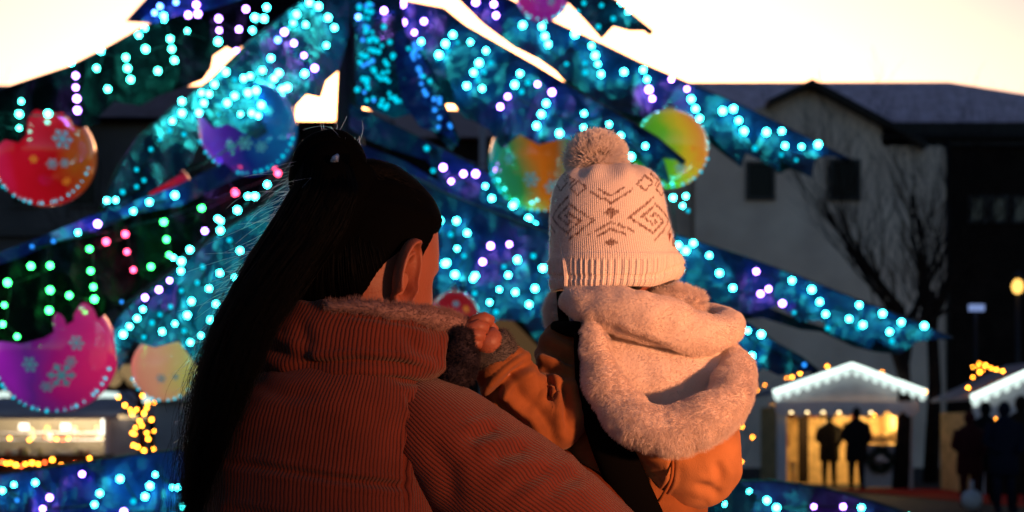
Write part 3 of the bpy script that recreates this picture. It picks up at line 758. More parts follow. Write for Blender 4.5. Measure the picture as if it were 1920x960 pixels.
# grey stall left of the woman, and counter
Y4 = 20.0
s4 = lambda px: (px - CX) / F * Y4
z4 = lambda py: HC + (HY - py) / F * Y4
gs = empty('market_stall', (s4(380), Y4, 0)); tag(gs, 'closed grey market stall behind the long black hair', 'market stall')
m = MB(); m.box((s4(400), Y4 + .8, z4(752) / 2), (s4(510) - s4(290), 1.6, z4(752))); m.build('wall', M['greyp'], gs, False)
m = MB(); n = 0
for y in (Y4 - .15, Y4 + 1.9): m.v += [(s4(275), y, z4(752)), (s4(525), y, z4(752)), (s4(400), y, z4(715))]
m.face((0, 1, 2)); m.face((5, 4, 3)); m.face((0, 2, 5, 3)); m.face((2, 1, 4, 5)); m.face((1, 0, 3, 4)); m.build('roof', M['greyp'], gs, False)
m = MB(); m.poly([(Vector((s4(275), Y4 - .2, z4(752))), .035), (Vector((s4(345), Y4 - .2, z4(731))), .035), (Vector((s4(400), Y4 - .2, z4(715))), .035), (Vector((s4(525), Y4 - .2, z4(752))), .035)], 6); m.build('light_rope', M['rope'], gs)
lc = empty('awning_stall', (s4(240), Y4 + 6, 0)); tag(lc, 'far stall with scalloped beige awning under the peach ornament', 'market stall')
Y5 = 26.0
s5 = lambda px: (px - CX) / F * Y5
z5 = lambda py: HC + (HY - py) / F * Y5
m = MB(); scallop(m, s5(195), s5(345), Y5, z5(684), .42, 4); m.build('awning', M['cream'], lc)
m = MB(); m.box((s5(270), Y5 + 1.0, z5(700) / 2), (s5(340) - s5(200), 1.9, z5(700))); m.build('wall', M['timber'], lc, False)
m = MB()
for (a, b, c, d) in ((-5, 742, 18, 741), (163, 744, 222, 741)):
    m.poly([(P(a, b, Y3 - .35), .04), (P((a + c) / 2, (b + d) / 2 - 3, Y3 - .35), .05), (P(c, d, Y3 - .35), .04)], 6)
tag(m.build('light_rope', M['rope']), 'short white light ropes on the roof of the lit left stall', 'light rope')
# tan canopy between the two people
m = MB(); Y6 = 17.0
pts = [(905, 585), (960, 600), (1010, 655), (1075, 720), (1000, 760), (930, 745), (900, 650)]
_b = P(960, 745, Y6); cano = empty('canvas_canopy', (_b.x, _b.y, 0))
tag(cano, 'blurred tan canvas canopy seen between the two people', 'canopy')
for x, y in pts: v = P(x, y, Y6); m.v.append(tuple(v + Vector((0, (y - 600) * -.006, 0))))
m.face(range(7)); m.build('canvas', mat('tan canvas', (0.16, 0.09, 0.035), .8, emis=(.6, .3, .1), es=.12), cano)  # lit look of the canvas comes from glow in its material
for x in (925, 1040):
    q = MB(); a = P(x, 735, Y6 - .8); q.bar((a.x, a.y, 0), a, .04); q.build('post', M['steel'], cano)
# lit lantern and blue sign at the right
m = MB(); a = P(1908, 537, 34)
sl = empty('street_lamp', (a.x, a.y, 0)); tag(sl, 'street lamp with yellow lantern before the dark timber wing', 'street lamp')
m.bar((a.x, a.y, 0), (a.x, a.y, a.z - .2), .06); m.build('pole', M['steel'], sl)
m = MB(); m.ball(a, .15, 12, 10, (.9, .9, 1.2)); m.build('lantern', M['lampy'], sl)
m = MB(); m.poly([(a + Vector((0, 0, .18)), .16), (a + Vector((0, 0, .36)), .03)], 10); m.build('cap', M['steel'], sl)
m = MB(); a = P(1831, 577, 34)
sg = empty('lit_sign', (a.x, a.y, 0)); tag(sg, 'small pale blue glowing sign below the street lamp', 'sign')
m.box(a, (.36, .08, .16)); m.build('face', M['lampb'], sg, False)
m = MB(); m.bar((a.x, a.y + .06, 0), (a.x, a.y + .06, a.z + .1), .04); m.build('pole', M['steel'], sg)
# ---------------------------------------------------------------- the big artificial tree
_b = P(655, 800, 9.0); tree = empty('artificial_tree', (_b.x, _b.y, 0))
tag(tree, 'tall artificial tree of blue and black cloth branches covered in coloured lights', 'tree')
m = MB(); tx = tree.location.x
m.poly([((tx, 9, 0), .17), ((tx, 9, 2.2), .14), ((tx, 9, 4.0), .05), ((tx, 9, 6.5), .04)], 14)
m.build('trunk', M['steel'], tree)

BR_ = {}
def branch(key, ridge, lower, depth, mats, pole=True, label=None, pleat=(0.02, 60.0), hang=0.10, amp=0.07, step=13):
    """A cloth branch: ridge from trunk to tip and a hanging lower edge, both in photo pixels; depth gives Y at a pixel."""
    poly = list(ridge) + list(lower)
    n = len(poly)
    # dense boundary
    bpts = []
    for i in range(n):
        a, b = poly[i], poly[(i + 1) % n]; L = math.hypot(b[0] - a[0], b[1] - a[1]); k = max(1, int(L / step))
        for j in range(k):
            t = j / k; bpts.append((a[0] + (b[0] - a[0]) * t, a[1] + (b[1] - a[1]) * t))
    xs = [p[0] for p in bpts]; ys = [p[1] for p in bpts]
    def inside(x, y):
        c = False; j = len(bpts) - 1
        for i in range(len(bpts)):
            xi, yi = bpts[i]; xj, yj = bpts[j]
            if (yi > y) != (yj > y) and x < (xj - xi) * (y - yi) / (yj - yi) + xi: c = not c
            j = i
        return c
    pts = [Vector(p) for p in bpts]; nb = len(pts)
    y = min(ys) + step / 2
    while y < max(ys):
        x = min(xs) + step / 2
        while x < max(xs):
            q = (x + random.uniform(-3, 3), y + random.uniform(-3, 3))
            if inside(*q): pts.append(Vector(q))
            x += step
        y += step
    edges = [(i, (i + 1) % nb) for i in range(nb)]
    vo, eo, fo, _, _, _ = delaunay_2d_cdt(pts, edges, [], 1, 1e-3)
    def ridge_y(x):
        r = sorted(ridge); 
        if x <= r[0][0]: return r[0][1]
        for a, b in zip(r, r[1:]):
            if a[0] <= x <= b[0]: return a[1] + (b[1] - a[1]) * (x - a[0]) / max(1e-6, b[0] - a[0])
        return r[-1][1]
    sd = hash_(key)
    def Y(x, y):
        dr = max(0, y - ridge_y(x))
        nz = noise.noise(Vector((x / 60, y / 120, sd))) * amp * 1.3 + noise.noise(Vector((x / 24, y / 60, sd + 5))) * amp * .4
        return depth(x, y) - hang * dr / 100 + (pleat[0] * math.sin(x / pleat[1] * 2 * PI + sd) + nz) * min(1, dr / 40 + .15)
    mb = MB()
    for v in vo: mb.v.append(tuple(P(v.x, v.y, Y(v.x, v.y))))
    for f in fo:
        if inside(sum(vo[i].x for i in f) / len(f), sum(vo[i].y for i in f) / len(f)): mb.face(f)
    root = mb.build('branch', mats, tree)
    if label: root['label'] = label
    if pole:
        q = MB(); q.poly([(P(x, y + 3, depth(x, y) + .03), .018) for x, y in ridge], 6); q.build('ridge_pole', M['steel'], root)
    bt = BVHTree.FromPolygons([Vector(v) for v in mb.v], mb.f)
    cen = Vector((0, 0, HC))
    def at(x, y, off=.06):
        d = (P(x, y, 1) - cen).normalized()
        h = bt.ray_cast(cen, d)
        if h[0] is not None: return h[0] - d * off
        return P(x, y, depth(x, y) - hang * max(0, y - ridge_y(x)) / 100 - off)
    BR_[key] = at
    return root
def hash_(s): return sum(ord(c) * (i + 3) for i, c in enumerate(s)) % 97 * 1.37
def lin(x0, Y0, x1, Y1): return lambda x, y: Y0 + (Y1 - Y0) * (x - x0) / (x1 - x0)

branch('A', [(655, -70), (520, -20), (400, 0), (340, 22), (270, 52), (200, 92), (130, 127), (60, 150), (-30, 180), (-120, 215)],
       [(-120, 330), (-60, 262), (-20, 285), (10, 262), (35, 268), (55, 248), (78, 256), (100, 240), (130, 232), (150, 240), (188, 232), (186, 218), (215, 190), (262, 198), (300, 178), (340, 165), (380, 150), (396, 128), (400, 105), (425, 88), (440, 96), (500, 60), (560, 30)],
       lin(655, 9, 0, 7.6), M['fblack'], label='long black cloth branch reaching to the upper left')
branch('A2', [(330, -80), (300, -30), (262, 10), (235, 40)], [(290, 44), (330, 30), (380, 22), (450, 0), (520, -30), (640, -60)], lin(640, 8.6, 235, 7.9), M['fblue'], pole=False)
branch('B', [(655, -50), (560, 5), (470, 78), (400, 148), (330, 200), (262, 258), (225, 315), (193, 388)],
       [(215, 395), (262, 372), (330, 332), (362, 300), (372, 262), (372, 212), (400, 240), (430, 232), (480, 262), (520, 236), (552, 250), (556, 198), (575, 178), (602, 184), (612, 152), (636, 132), (655, 60)],
       lambda x, y: 9 - (655 - x) / 460 * 2.2 - max(0, y) / 400 * .3, M['fteal'], label='teal foil cloth branch coming forward to the left')
branch('C', [(540, 270), (500, 286), (420, 312), (330, 354), (250, 384), (160, 414), (70, 452), (-30, 490)],
       [(-30, 660), (0, 640), (40, 645), (82, 634), (130, 606), (165, 588), (178, 604), (204, 584), (225, 575), (262, 545), (320, 500), (400, 420), (470, 380)],
       lin(540, 8.4, 0, 6.9), M['fblack'], label='black cloth branch with a blue ridge at the lower left')
branch('C2', [(545, 262), (500, 280), (420, 305), (330, 348), (250, 378), (160, 408), (70, 447), (-30, 484)],
       [(-30, 506), (40, 482), (100, 455), (180, 432), (260, 400), (340, 385), (430, 340), (540, 300)], lin(540, 8.32, 0, 6.82), M['fblue'], pole=False, hang=0.05)
branch('D', [(560, 330), (500, 385), (410, 440), (325, 512), (262, 556), (212, 606)],
       [(214, 636), (222, 700), (236, 670), (250, 640), (290, 652), (335, 640), (372, 690), (400, 652), (420, 690), (470, 650), (560, 560)],
       lambda x, y: 6.6 - (560 - x) / 350 * .6, M['fteal'], label='teal foil cloth branch coming forward beside the long hair')
branch('E', [(520, 800), (400, 838), (290, 850), (200, 862), (100, 878), (-30, 896)], [(-30, 1040), (150, 1060), (330, 1030), (520, 1040)], lin(520, 6.6, 0, 5.9), M['fblue'], label='blue cloth branch along the bottom left')
branch('F1', [(760, -80), (900, -30), (1000, 24), (1060, 52), (1130, 84), (1200, 118), (1300, 160), (1400, 203), (1500, 252), (1592, 298)],
       [(1548, 292), (1528, 300), (1522, 332), (1490, 314), (1462, 300), (1462, 322), (1425, 300), (1396, 286), (1390, 312), (1366, 290), (1330, 250), (1280, 240), (1200, 218), (1140, 204), (1075, 158), (1010, 112), (962, 88), (905, 45), (860, 0), (800, -60)],
       lin(760, 9.1, 1592, 9.7), M['fnavy'], label='navy cloth branch reaching to the upper right')
branch('F1b', [(1020, 110), (1100, 160), (1200, 205), (1320, 245), (1400, 270), (1480, 290)],
       [(1520, 332), (1480, 316), (1460, 326), (1430, 300), (1398, 288), (1390, 314), (1360, 292), (1322, 262), (1240, 250), (1160, 236), (1090, 190)], lin(760, 9.18, 1592, 9.8), M['fcyan'], pole=False)
branch('F2', [(690, -40), (745, 0), (830, 16), (870, 48), (940, 88), (1000, 122), (1062, 160), (1150, 210), (1230, 258), (1282, 302)],
       [(1240, 296), (1232, 318), (1256, 345), (1222, 318), (1200, 285), (1160, 262), (1110, 285), (1060, 258), (1010, 272), (975, 252), (940, 280), (918, 244), (880, 222), (856, 196), (842, 148), (824, 142), (812, 170), (790, 120), (740, 70)],
       lin(690, 8.9, 1282, 7.7), M['fnavy'], label='navy cloth branch pointing at the bobble hat')
branch('F2b', [(1120, 235), (1190, 262), (1240, 282)], [(1258, 346), (1226, 330), (1196, 300), (1150, 290)], lin(690, 8.94, 1282, 7.74), M['fteal'], pole=False)
branch('F2c', [(800, 120), (850, 150), (905, 200), (935, 240)], [(945, 252), (905, 232), (872, 222), (850, 196), (836, 196), (815, 180)], lin(690, 9.0, 1282, 7.9), M['fcyan'], pole=False)
branch('G', [(960, -80), (1060, -40), (1150, 0), (1190, 34), (1220, 58)], [(1180, 58), (1150, 50), (1128, 74), (1098, 40), (1060, 0), (1020, -40)], lin(960, 8.6, 1220, 7.9), M['fteal'], label='short teal cloth branch tip at the top right')
branch('Mid', [(640, -60), (700, -40), (750, -20)], [(760, 60), (800, 110), (826, 170), (862, 262), (846, 282), (800, 236), (772, 214), (738, 222), (700, 206), (668, 198), (667, 60)],
       lambda x, y: 8.7 - y / 500, M['fteal'], pole=False, label='shimmering blue foil cloth hanging in front of the trunk', amp=.10)
branch('Mid2', [(735, 20), (760, 60)], [(800, 120), (838, 215), (860, 275), (830, 250), (790, 240), (752, 190), (742, 120)], lambda x, y: 8.6 - y / 500, M['fblue'], pole=False, amp=.08)
branch('H', [(655, 195), (760, 246), (850, 290), (920, 328), (1000, 352), (1100, 384), (1260, 438), (1400, 484), (1500, 520), (1600, 560), (1700, 598), (1785, 634)],
       [(1720, 640), (1692, 662), (1640, 640), (1632, 655), (1600, 640), (1560, 628), (1540, 600), (1500, 604), (1460, 572), (1400, 590), (1330, 570), (1260, 540), (1150, 470), (1030, 440), (960, 400), (900, 380), (840, 360), (800, 300), (740, 282), (690, 262), (655, 240)],
       lin(655, 8.7, 1785, 8.4), M['fnavy'], label='navy cloth branch passing behind the child to the right')
branch('H2', [(655, 262), (700, 280), (760, 302), (830, 345), (900, 376), (960, 398), (1030, 430)], [(1040, 450), (960, 425), (880, 400), (800, 372), (740, 352), (690, 340), (655, 320)], lin(655, 8.8, 1040, 8.3), M['fblue'], pole=False)
branch('H3', [(1290, 520), (1400, 560), (1500, 600), (1600, 630), (1680, 648)], [(1690, 664), (1640, 660), (1600, 650), (1540, 622), (1500, 618), (1430, 596), (1370, 602), (1300, 560)], lin(655, 8.8, 1785, 8.5), M['fcyan'], pole=False)
branch('J', [(770, 330), (830, 362), (930, 402), (1050, 446), (1160, 490), (1320, 556)], [(1350, 600), (1330, 640), (1240, 640), (1100, 640), (1052, 610), (1020, 660), (980, 602), (930, 600), (905, 640), (880, 590), (830, 600), (790, 640), (740, 560)],
       lin(770, 7.8, 1320, 6.9), M['fnavy'], label='wide navy cloth branch seen between the two people')
branch('K', [(1240, 520), (1330, 570), (1400, 606), (1450, 642), (1500, 670), (1530, 694)], [(1490, 700), (1460, 704), (1430, 690), (1405, 712), (1370, 700), (1300, 690)], lin(1240, 7.6, 1530, 7.0), M['fnavy'], label='short navy cloth branch tip above the white stall')
branch('L', [(1250, 905), (1370, 904), (1450, 904), (1540, 916), (1640, 944), (1760, 985)], [(1760, 1060), (1500, 1060), (1250, 1060)], lin(1250, 6.4, 1760, 5.8), [M['fpurp']], label='violet cloth branch along the bottom right')
branch('L2', [(1250, 896), (1340, 900), (1385, 903)], [(1420, 930), (1400, 990), (1430, 1060), (1250, 1060)], lin(1250, 6.3, 1760, 5.7), M['fcyan'], pole=False)

# ---- lights on the branches: every string has its cable and its bulbs
LB = {k: glow_bulb_mesh(k + '_bulb', r, M[k]) for k, r in (('cyan', .0172), ('teal', .0172), ('green', .0175), ('purple', .017), ('pink', .018), ('blue', .016), ('dimc', .014), ('dimb', .014))}
KEY = dict(c='cyan', t='teal', g='green', p='purple', r='pink', b='blue', d='dimc', e='dimb')  # d: faint bulbs, and bulb reflections on the cloth added as glowing bulbs
def hang_lights(key, label, spec):
    items = []
    for tok in spec.split():
        k, xy = tok[0], tok[1:].split(',')
        v = BR_[key](float(xy[0]), float(xy[1])); items.append((v, LB[KEY[k]], v.y / 8.0 * random.choice((1, 1, 1, .8)) * random.uniform(.86, 1.1)))
    light_string(label, items, 'light strings on the artificial tree', rcab=.004)
hang_lights('A', 'aqua and lavender bulbs hanging on the black branch at the upper left', 't40,190 t36,214 t36,240 t90,213 p142,142 p142,164 p144,185 p145,207 t181,128 c189,95 c134,118 t236,108 t239,128 t245,149 t202,167 t273,92 t296,133 t319,73 t322,92 t327,113 t351,58 p410,35 p411,57 t409,78 p461,17 p448,55 c260,66 c272,53 c307,35 p443,95 t-20,205 t-22,228')
hang_lights('A2', 'lavender and blue bulbs on the blue cloth at the top left', 'p353,28 p371,26 p368,9 b300,12 b290,24 b330,4 c307,30')
hang_lights('B', 'dense cyan bulbs on the teal branch above the blue ornament', 'c500,14 c495,35 c478,33 c473,57 c423,135 c402,158 c392,176 c378,174 c373,211 c382,193 c341,190 c341,212 c323,227 d318,245 c200,376 c217,375 d230,360 d256,350 d256,318 d283,280 d270,338 d300,262 d345,252 c556,27 c550,43 c573,46 c597,12 c615,33 c627,52 c580,5 c612,85 p533,60 p551,81 p570,104 p590,128 c571,138 b521,75 c508,109 c492,132 c469,143 c457,147 c523,137 c514,147 c539,164 c529,167 c480,170 c465,174 c440,180 c426,193 c490,197 c451,214 c472,212 c484,217  d520,215 d410,215 d440,150')
hang_lights('C', 'green and pink bulbs hanging on the black branch at the lower left', 'g378,390 g307,416 g312,449 g168,467 r235,439 r199,453 r238,472 r250,506 g317,478 g58,499 g94,498 g14,530 g94,544 g130,554 g8,572 g92,582 g5,608 g170,508 g175,538 g177,561 g32,631 g283,500 r441,361 p395,336 p423,333 p398,345')
hang_lights('C2', 'cyan bulbs along the blue ridge at the lower left', 'c328,366 c280,379 c250,396 c146,436 p183,420 r535,252 r521,325 e100,452 e60,462')
hang_lights('D', 'bright cyan bulbs on the branch beside the long black hair', 'c501,346 c465,368 c478,368 c445,394 c408,410 c414,414 c413,432 p384,433 c356,468 c325,483 c340,490 c339,508 p318,526 p298,543 p272,558 e228,566 c268,580 c257,597 c243,612 c231,627 c392,541 c412,512 c359,565 c351,591 c328,607 c304,622 c377,629 c357,642 c395,600 c405,570 c440,520 c450,470 d430,450 d380,500 d370,530 d340,545 d300,590 d285,605 d270,632 d320,575 d400,640 d425,600 d345,620')
hang_lights('E', 'cyan and lavender bulbs on the blue branch along the bottom left', 'c26,909 c66,905 c4,920 c225,898 c187,925 c177,946 p154,889 p93,933 p80,954 e32,938 c291,890 c281,911 c272,931 c324,914 c334,914 p232,960 c345,950 c380,925 d360,905 d250,940')
hang_lights('F1', 'cyan bulbs on the navy branch reaching to the upper right', 'p892,4 p926,8 p930,29 c980,47 c1016,50 c1022,68 c1028,83 c1078,64 c1109,86 c1116,104 c1121,120 c1127,139 d1062,120 d1097,118 d1097,136 c1170,135 c1206,131 c1213,149 p1217,168 p1223,185 p1259,149 p1288,167 c1296,186 c1304,204 c1312,222 c1355,208 c1375,204 c1385,226 c1395,246 c1437,248 c1466,246 c1472,273 c1503,275 c1534,271 d1416,278 d1380,235 d1390,252 d1465,290 d1493,300')
hang_lights('F2', 'cyan bulbs on the navy branch pointing at the bobble hat', 'p755,8 p756,42 p795,40 p777,61 c790,78 c849,65 c835,82 c823,103 d820,110 d858,80 d840,95 c882,79 c911,95 c898,118 c888,136 c875,161 c904,166 d920,118 d908,135 d895,150 c975,138 c965,159 p952,181 p938,200 d990,155 d978,172 p1008,158 p1035,173 c1024,194 c1015,214 c1006,236 c1049,250 c1095,213 c1094,239 c1142,233 c1164,254 c1210,274 c1183,294')
hang_lights('G', 'cyan bulbs on the short branch tip at the top right', 'd1083,22 d1095,6 d1122,50 d1150,35 c1165,5 c1178,22 d1128,10 d1140,-8')
MD = ' '.join('%s%d,%d' % (random.choice('ddde'), random.uniform(674, 700 + y * .42), y) for y in [random.uniform(8, 205) for _ in range(66)])
hang_lights('Mid', 'many dim blue bulbs on the shimmering cloth before the trunk', 'p720,20 b672,32 d670,168 d730,175 d700,185 d780,188 d808,199 d772,193 ' + MD)
MD = ' '.join('%s%d,%d' % (random.choice('deee'), 752 + (y - 60) * .38 + random.uniform(0, 26), y) for y in [random.uniform(80, 240) for _ in range(30)])
hang_lights('Mid2', 'dim blue bulbs on the narrow royal blue cloth right of the trunk', MD)
hang_lights('H', 'cyan and lavender bulbs on the navy branch passing behind the child', 'p831,314 p846,340 p869,326 p892,326 c910,349 c922,372 c962,385 c991,410 c1003,422 c1286,470 c1262,371 c1300,456 c1330,479 c1349,512 c1374,540 c1272,460 c1275,505 p1418,509 p1441,542 p1426,551 p1467,569 c1485,526 c1522,543 c1537,566 c1548,589 d1489,586 c1592,598 c1611,572 c1618,609 c1655,588 c1668,622 c1690,604 c1733,611 d1610,615 d1672,640 d1552,615 d800,278 d812,320')
hang_lights('J', 'cyan bulbs on the wide navy branch between the two people', 'c824,414 c856,414 c876,437 c857,466 c835,494 p920,461 p955,458 p905,491 c891,517 c1018,503 c970,487 c953,516 c936,543 c966,548 c1003,541 c992,571 c918,567 c853,515 c838,493 c887,523 d880,560 d930,585 d870,480 d845,440 d890,550 d945,500 d1000,480')
hang_lights('K', 'cyan bulbs on the short branch tip above the white stall', 'c1386,612 c1402,620 c1427,627 c1410,667 c1375,655 c1360,600 e1508,684')
hang_lights('L', 'cyan and violet bulbs on the violet branch along the bottom right', 'c1404,923 c1438,938 c1456,952 c1362,947 p1526,950 p1581,950 c1615,952 c1705,968 c1372,925')
hang_lights('F2b', 'three cyan bulbs under the yellow and green ornament', 'c1286,368 c1262,371 c1280,386 d1214,372 d1240,345 d1290,395')

# ---- ornaments
q = MB(); q.ball((0, 0, 0), .009, 8, 6); o = q.build('rim_glint', M['dimc']); RIM = o.data; bpy.data.objects.remove(o)
def ornament(px, py, r, Y, stops, label, em, flakes, seed, tilt=0.0, spots=20):
    """glossy plastic ball with glow put into its shell: blended colours, snowflake prints, a cap with a loop"""
    m = bpy.data.materials.new('ornament plastic'); m.use_nodes = True; t = m.node_tree; b = t.nodes['Principled BSDF']
    tc = t.nodes.new('ShaderNodeTexCoord'); mp = t.nodes.new('ShaderNodeMapping'); mp.inputs['Rotation'].default_value = (0, tilt, 0)
    sp = t.nodes.new('ShaderNodeSeparateXYZ'); t.links.new(tc.outputs['Generated'], mp.inputs['Vector'])
    nz = t.nodes.new('ShaderNodeTexNoise'); nz.inputs['Scale'].default_value = 2.6
    t.links.new(tc.outputs['Generated'], nz.inputs['Vector'])
    ad = t.nodes.new('ShaderNodeVectorMath'); ad.operation = 'MULTIPLY_ADD'; ad.inputs[1].default_value = (.30, .30, .30)
    t.links.new(nz.outputs['Color'], ad.inputs[0]); t.links.new(mp.outputs[0], ad.inputs[2]); sb = t.nodes.new('ShaderNodeVectorMath'); sb.operation = 'SUBTRACT'; sb.inputs[1].default_value = (.15, .15, .15); t.links.new(ad.outputs[0], sb.inputs[0]); t.links.new(sb.outputs[0], sp.inputs[0])
    cr = t.nodes.new('ShaderNodeValToRGB'); t.links.new(sp.outputs[0], cr.inputs['Fac'])
    while len(cr.color_ramp.elements) < len(stops): cr.color_ramp.elements.new(.5)
    for e, (p, c) in zip(cr.color_ramp.elements, stops): e.position = p; e.color = (*c, 1)
    t.links.new(cr.outputs[0], b.inputs['Base Color']); t.links.new(cr.outputs[0], b.inputs['Emission Color'])
    b.inputs['Emission Strength'].default_value = em * .74; b.inputs['Roughness'].default_value = .12; b.inputs['Coat Weight'].default_value = .6; b.inputs['Coat Roughness'].default_value = .05  # glow put into the shell colours, no lamp inside
    c = P(px, py, Y); R = r / F * Y; rd = random.Random(seed)
    root = empty('ornament_ball', c); tag(root, label, 'ornament', None)
    q = MB(); q.ball(c, R, 48, 32); q.build('shell', m, root)
    q = MB(); q.poly([(c + Vector((0, 0, R * .97)), R * .16), (c + Vector((0, 0, R * 1.13)), R * .16), (c + Vector((0, 0, R * 1.14)), R * .05), (c + Vector((0, 0, R * 1.3)), R * .04)], 12)
    q.build('cap', M['silver'], root)
    for (ax, az, s, mt) in [(f_[0], f_[1], f_[2] * .8, f_[3]) for f_ in flakes]:      # six armed snowflake prints lying on the shell
        d = Vector((ax, -math.sqrt(max(.02, 1 - ax * ax - az * az)), az)).normalized(); u = d.cross(Vector((0, 0, 1))).normalized(); v = u.cross(d)
        f = MB()
        def bar2(a0, b0, a1, b1, w_):
            p0 = Vector((a0, b0)); p1 = Vector((a1, b1)); dn = (p1 - p0).normalized(); pn = Vector((-dn.y, dn.x)) * w_
            n = len(f.v)
            for z in (p0 + pn, p0 - pn, p1 - pn, p1 + pn):
                o = (d * 1.0 + u * z.x + v * z.y).normalized() * (R * 1.006); f.v.append(tuple(c + o))
            f.face((n, n + 1, n + 2, n + 3))
        for k in range(6):
            a = PI / 3 * k; ca, sa = math.cos(a), math.sin(a)
            bar2(0, 0, ca * s, sa * s, s * .11)
            for e in (-1, 1):
                bar2(ca * s * .55, sa * s * .55, ca * s * .55 + math.cos(a + e * .9) * s * .36, sa * s * .55 + math.sin(a + e * .9) * s * .36, s * .08)
        f.build('snowflake', mt, root)
    # glints of the tree bulbs, added as glowing beads round the lower rim
    rb = None
    for k in range(spots):
        a = PI * (1.10 + .80 * (k + rd.uniform(-.3, .3)) / (spots - 1))
        d = Vector((math.cos(a), -.25, math.sin(a))).normalized()
        o = bpy.data.objects.new('rim_glint', RIM); COL.objects.link(o); o.parent = root; o.location = d * R * 1.02; o.scale = [Y / 8 * rd.uniform(.5, 1.1)] * 3
    return root
flk = mat('pale blue print', (.35, .75, .85), .4, .5, emis=(.2, .75, .9), es=.12)  # both prints carry a little glow in their colour
flr = mat('amber print', (.8, .4, .05), .4, .5, emis=(1, .35, .03), es=.3)
ornament(84, 292, 94, 7.9, [(.15, (1.0, .02, .14)), (.35, (.80, .008, .03)), (.75, (.55, .006, .01)), (.95, (.45, .10, .01))], 'glossy red ornament with pale snowflake at the left', .55, [(.60, .18, .26, flk), (.42, -.32, .14, flk), (.62, -.28, .12, flk), (.1, -.25, .1, flr), (.6, -.6, .12, flr)], 1)
ornament(465, 238, 92, 8.1, [(.1, (.28, .10, .9)), (.35, (.12, .03, .5)), (.55, (.01, .03, .30)), (.9, (.01, .16, .45))], 'glossy blue and violet ornament under the teal branch', .42, [(.1, -.5, .2, flk), (-.2, -.55, .14, flk), (.55, .15, .14, flk), (.4, -.55, .16, flk)], 2)
ornament(1014, 302, 98, 8.6, [(.08, (.0, .34, .26)), (.34, (.04, .28, .07)), (.54, (.85, .17, .01)), (.70, (.55, .12, .01)), (.88, (.02, .33, .2))], 'green and orange ornament left of the bobble hat', .50, [(-.55, .5, .24, flk), (-.2, -.5, .2, flk), (.2, -.62, .2, flk), (-.6, -.1, .14, flk)], 3, .25)
ornament(1255, 280, 73, 8.5, [(.2, (.01, .34, .02)), (.52, (.16, .48, .02)), (.74, (.75, .5, .02)), (1.0, (.95, .32, .03))], 'green and yellow ornament right of the bobble hat', .72, [(.2, -.6, .2, flk), (.5, -.15, .1, flr)], 4, .3, 14)
ornament(106, 660, 113, 7.3, [(.1, (.60, .02, .75)), (.42, (.16, .02, .30)), (.62, (.45, .01, .20)), (.9, (.80, .02, .18))], 'large magenta ornament with snowflakes at the lower left', .6, [(-.12, -.25, .17, flk), (.35, -.42, .28, flk), (.58, .1, .16, flk), (.1, -.6, .14, flk), (.5, -.2, .12, flk)], 5)
ornament(310, 690, 62, 7.2, [(.1, (.9, .30, .20)), (.45, (.95, .42, .24)), (.9, (.65, .6, .16))], 'small peach ornament under the teal branch at the left', .62, [(.1, -.35, .2, flk), (.5, -.3, .14, flk)], 6, 0, 12)
ornament(1018, -10, 50, 8.8, [(.1, (.65, .03, .28)), (.5, (.42, .02, .42)), (.9, (.6, .05, .5))], 'magenta ornament cut by the top of the picture', .5, [(.3, -.5, .2, flk)], 7, 0, 10)
ornament(318, 350, 40, 8.3, [(.1, (.8, .01, .06)), (.9, (.6, .01, .02))], 'small red ornament half covered by the left branches', .45, [], 8, 0, 8)
ornament(852, 592, 47, 6.6, [(.1, (.5, .01, .02)), (.9, (.6, .02, .02))], 'dark red ornament seen between the two people', .32, [(.1, .4, .2, flk), (.5, .2, .2, flr)], 9, 0, 10)
ornament(1322, 566, 34, 8.9, [(.1, (.4, .005, .01)), (.9, (.5, .01, .01))], 'dark red ornament behind the hood of the child', .2, [], 10, 0, 6)
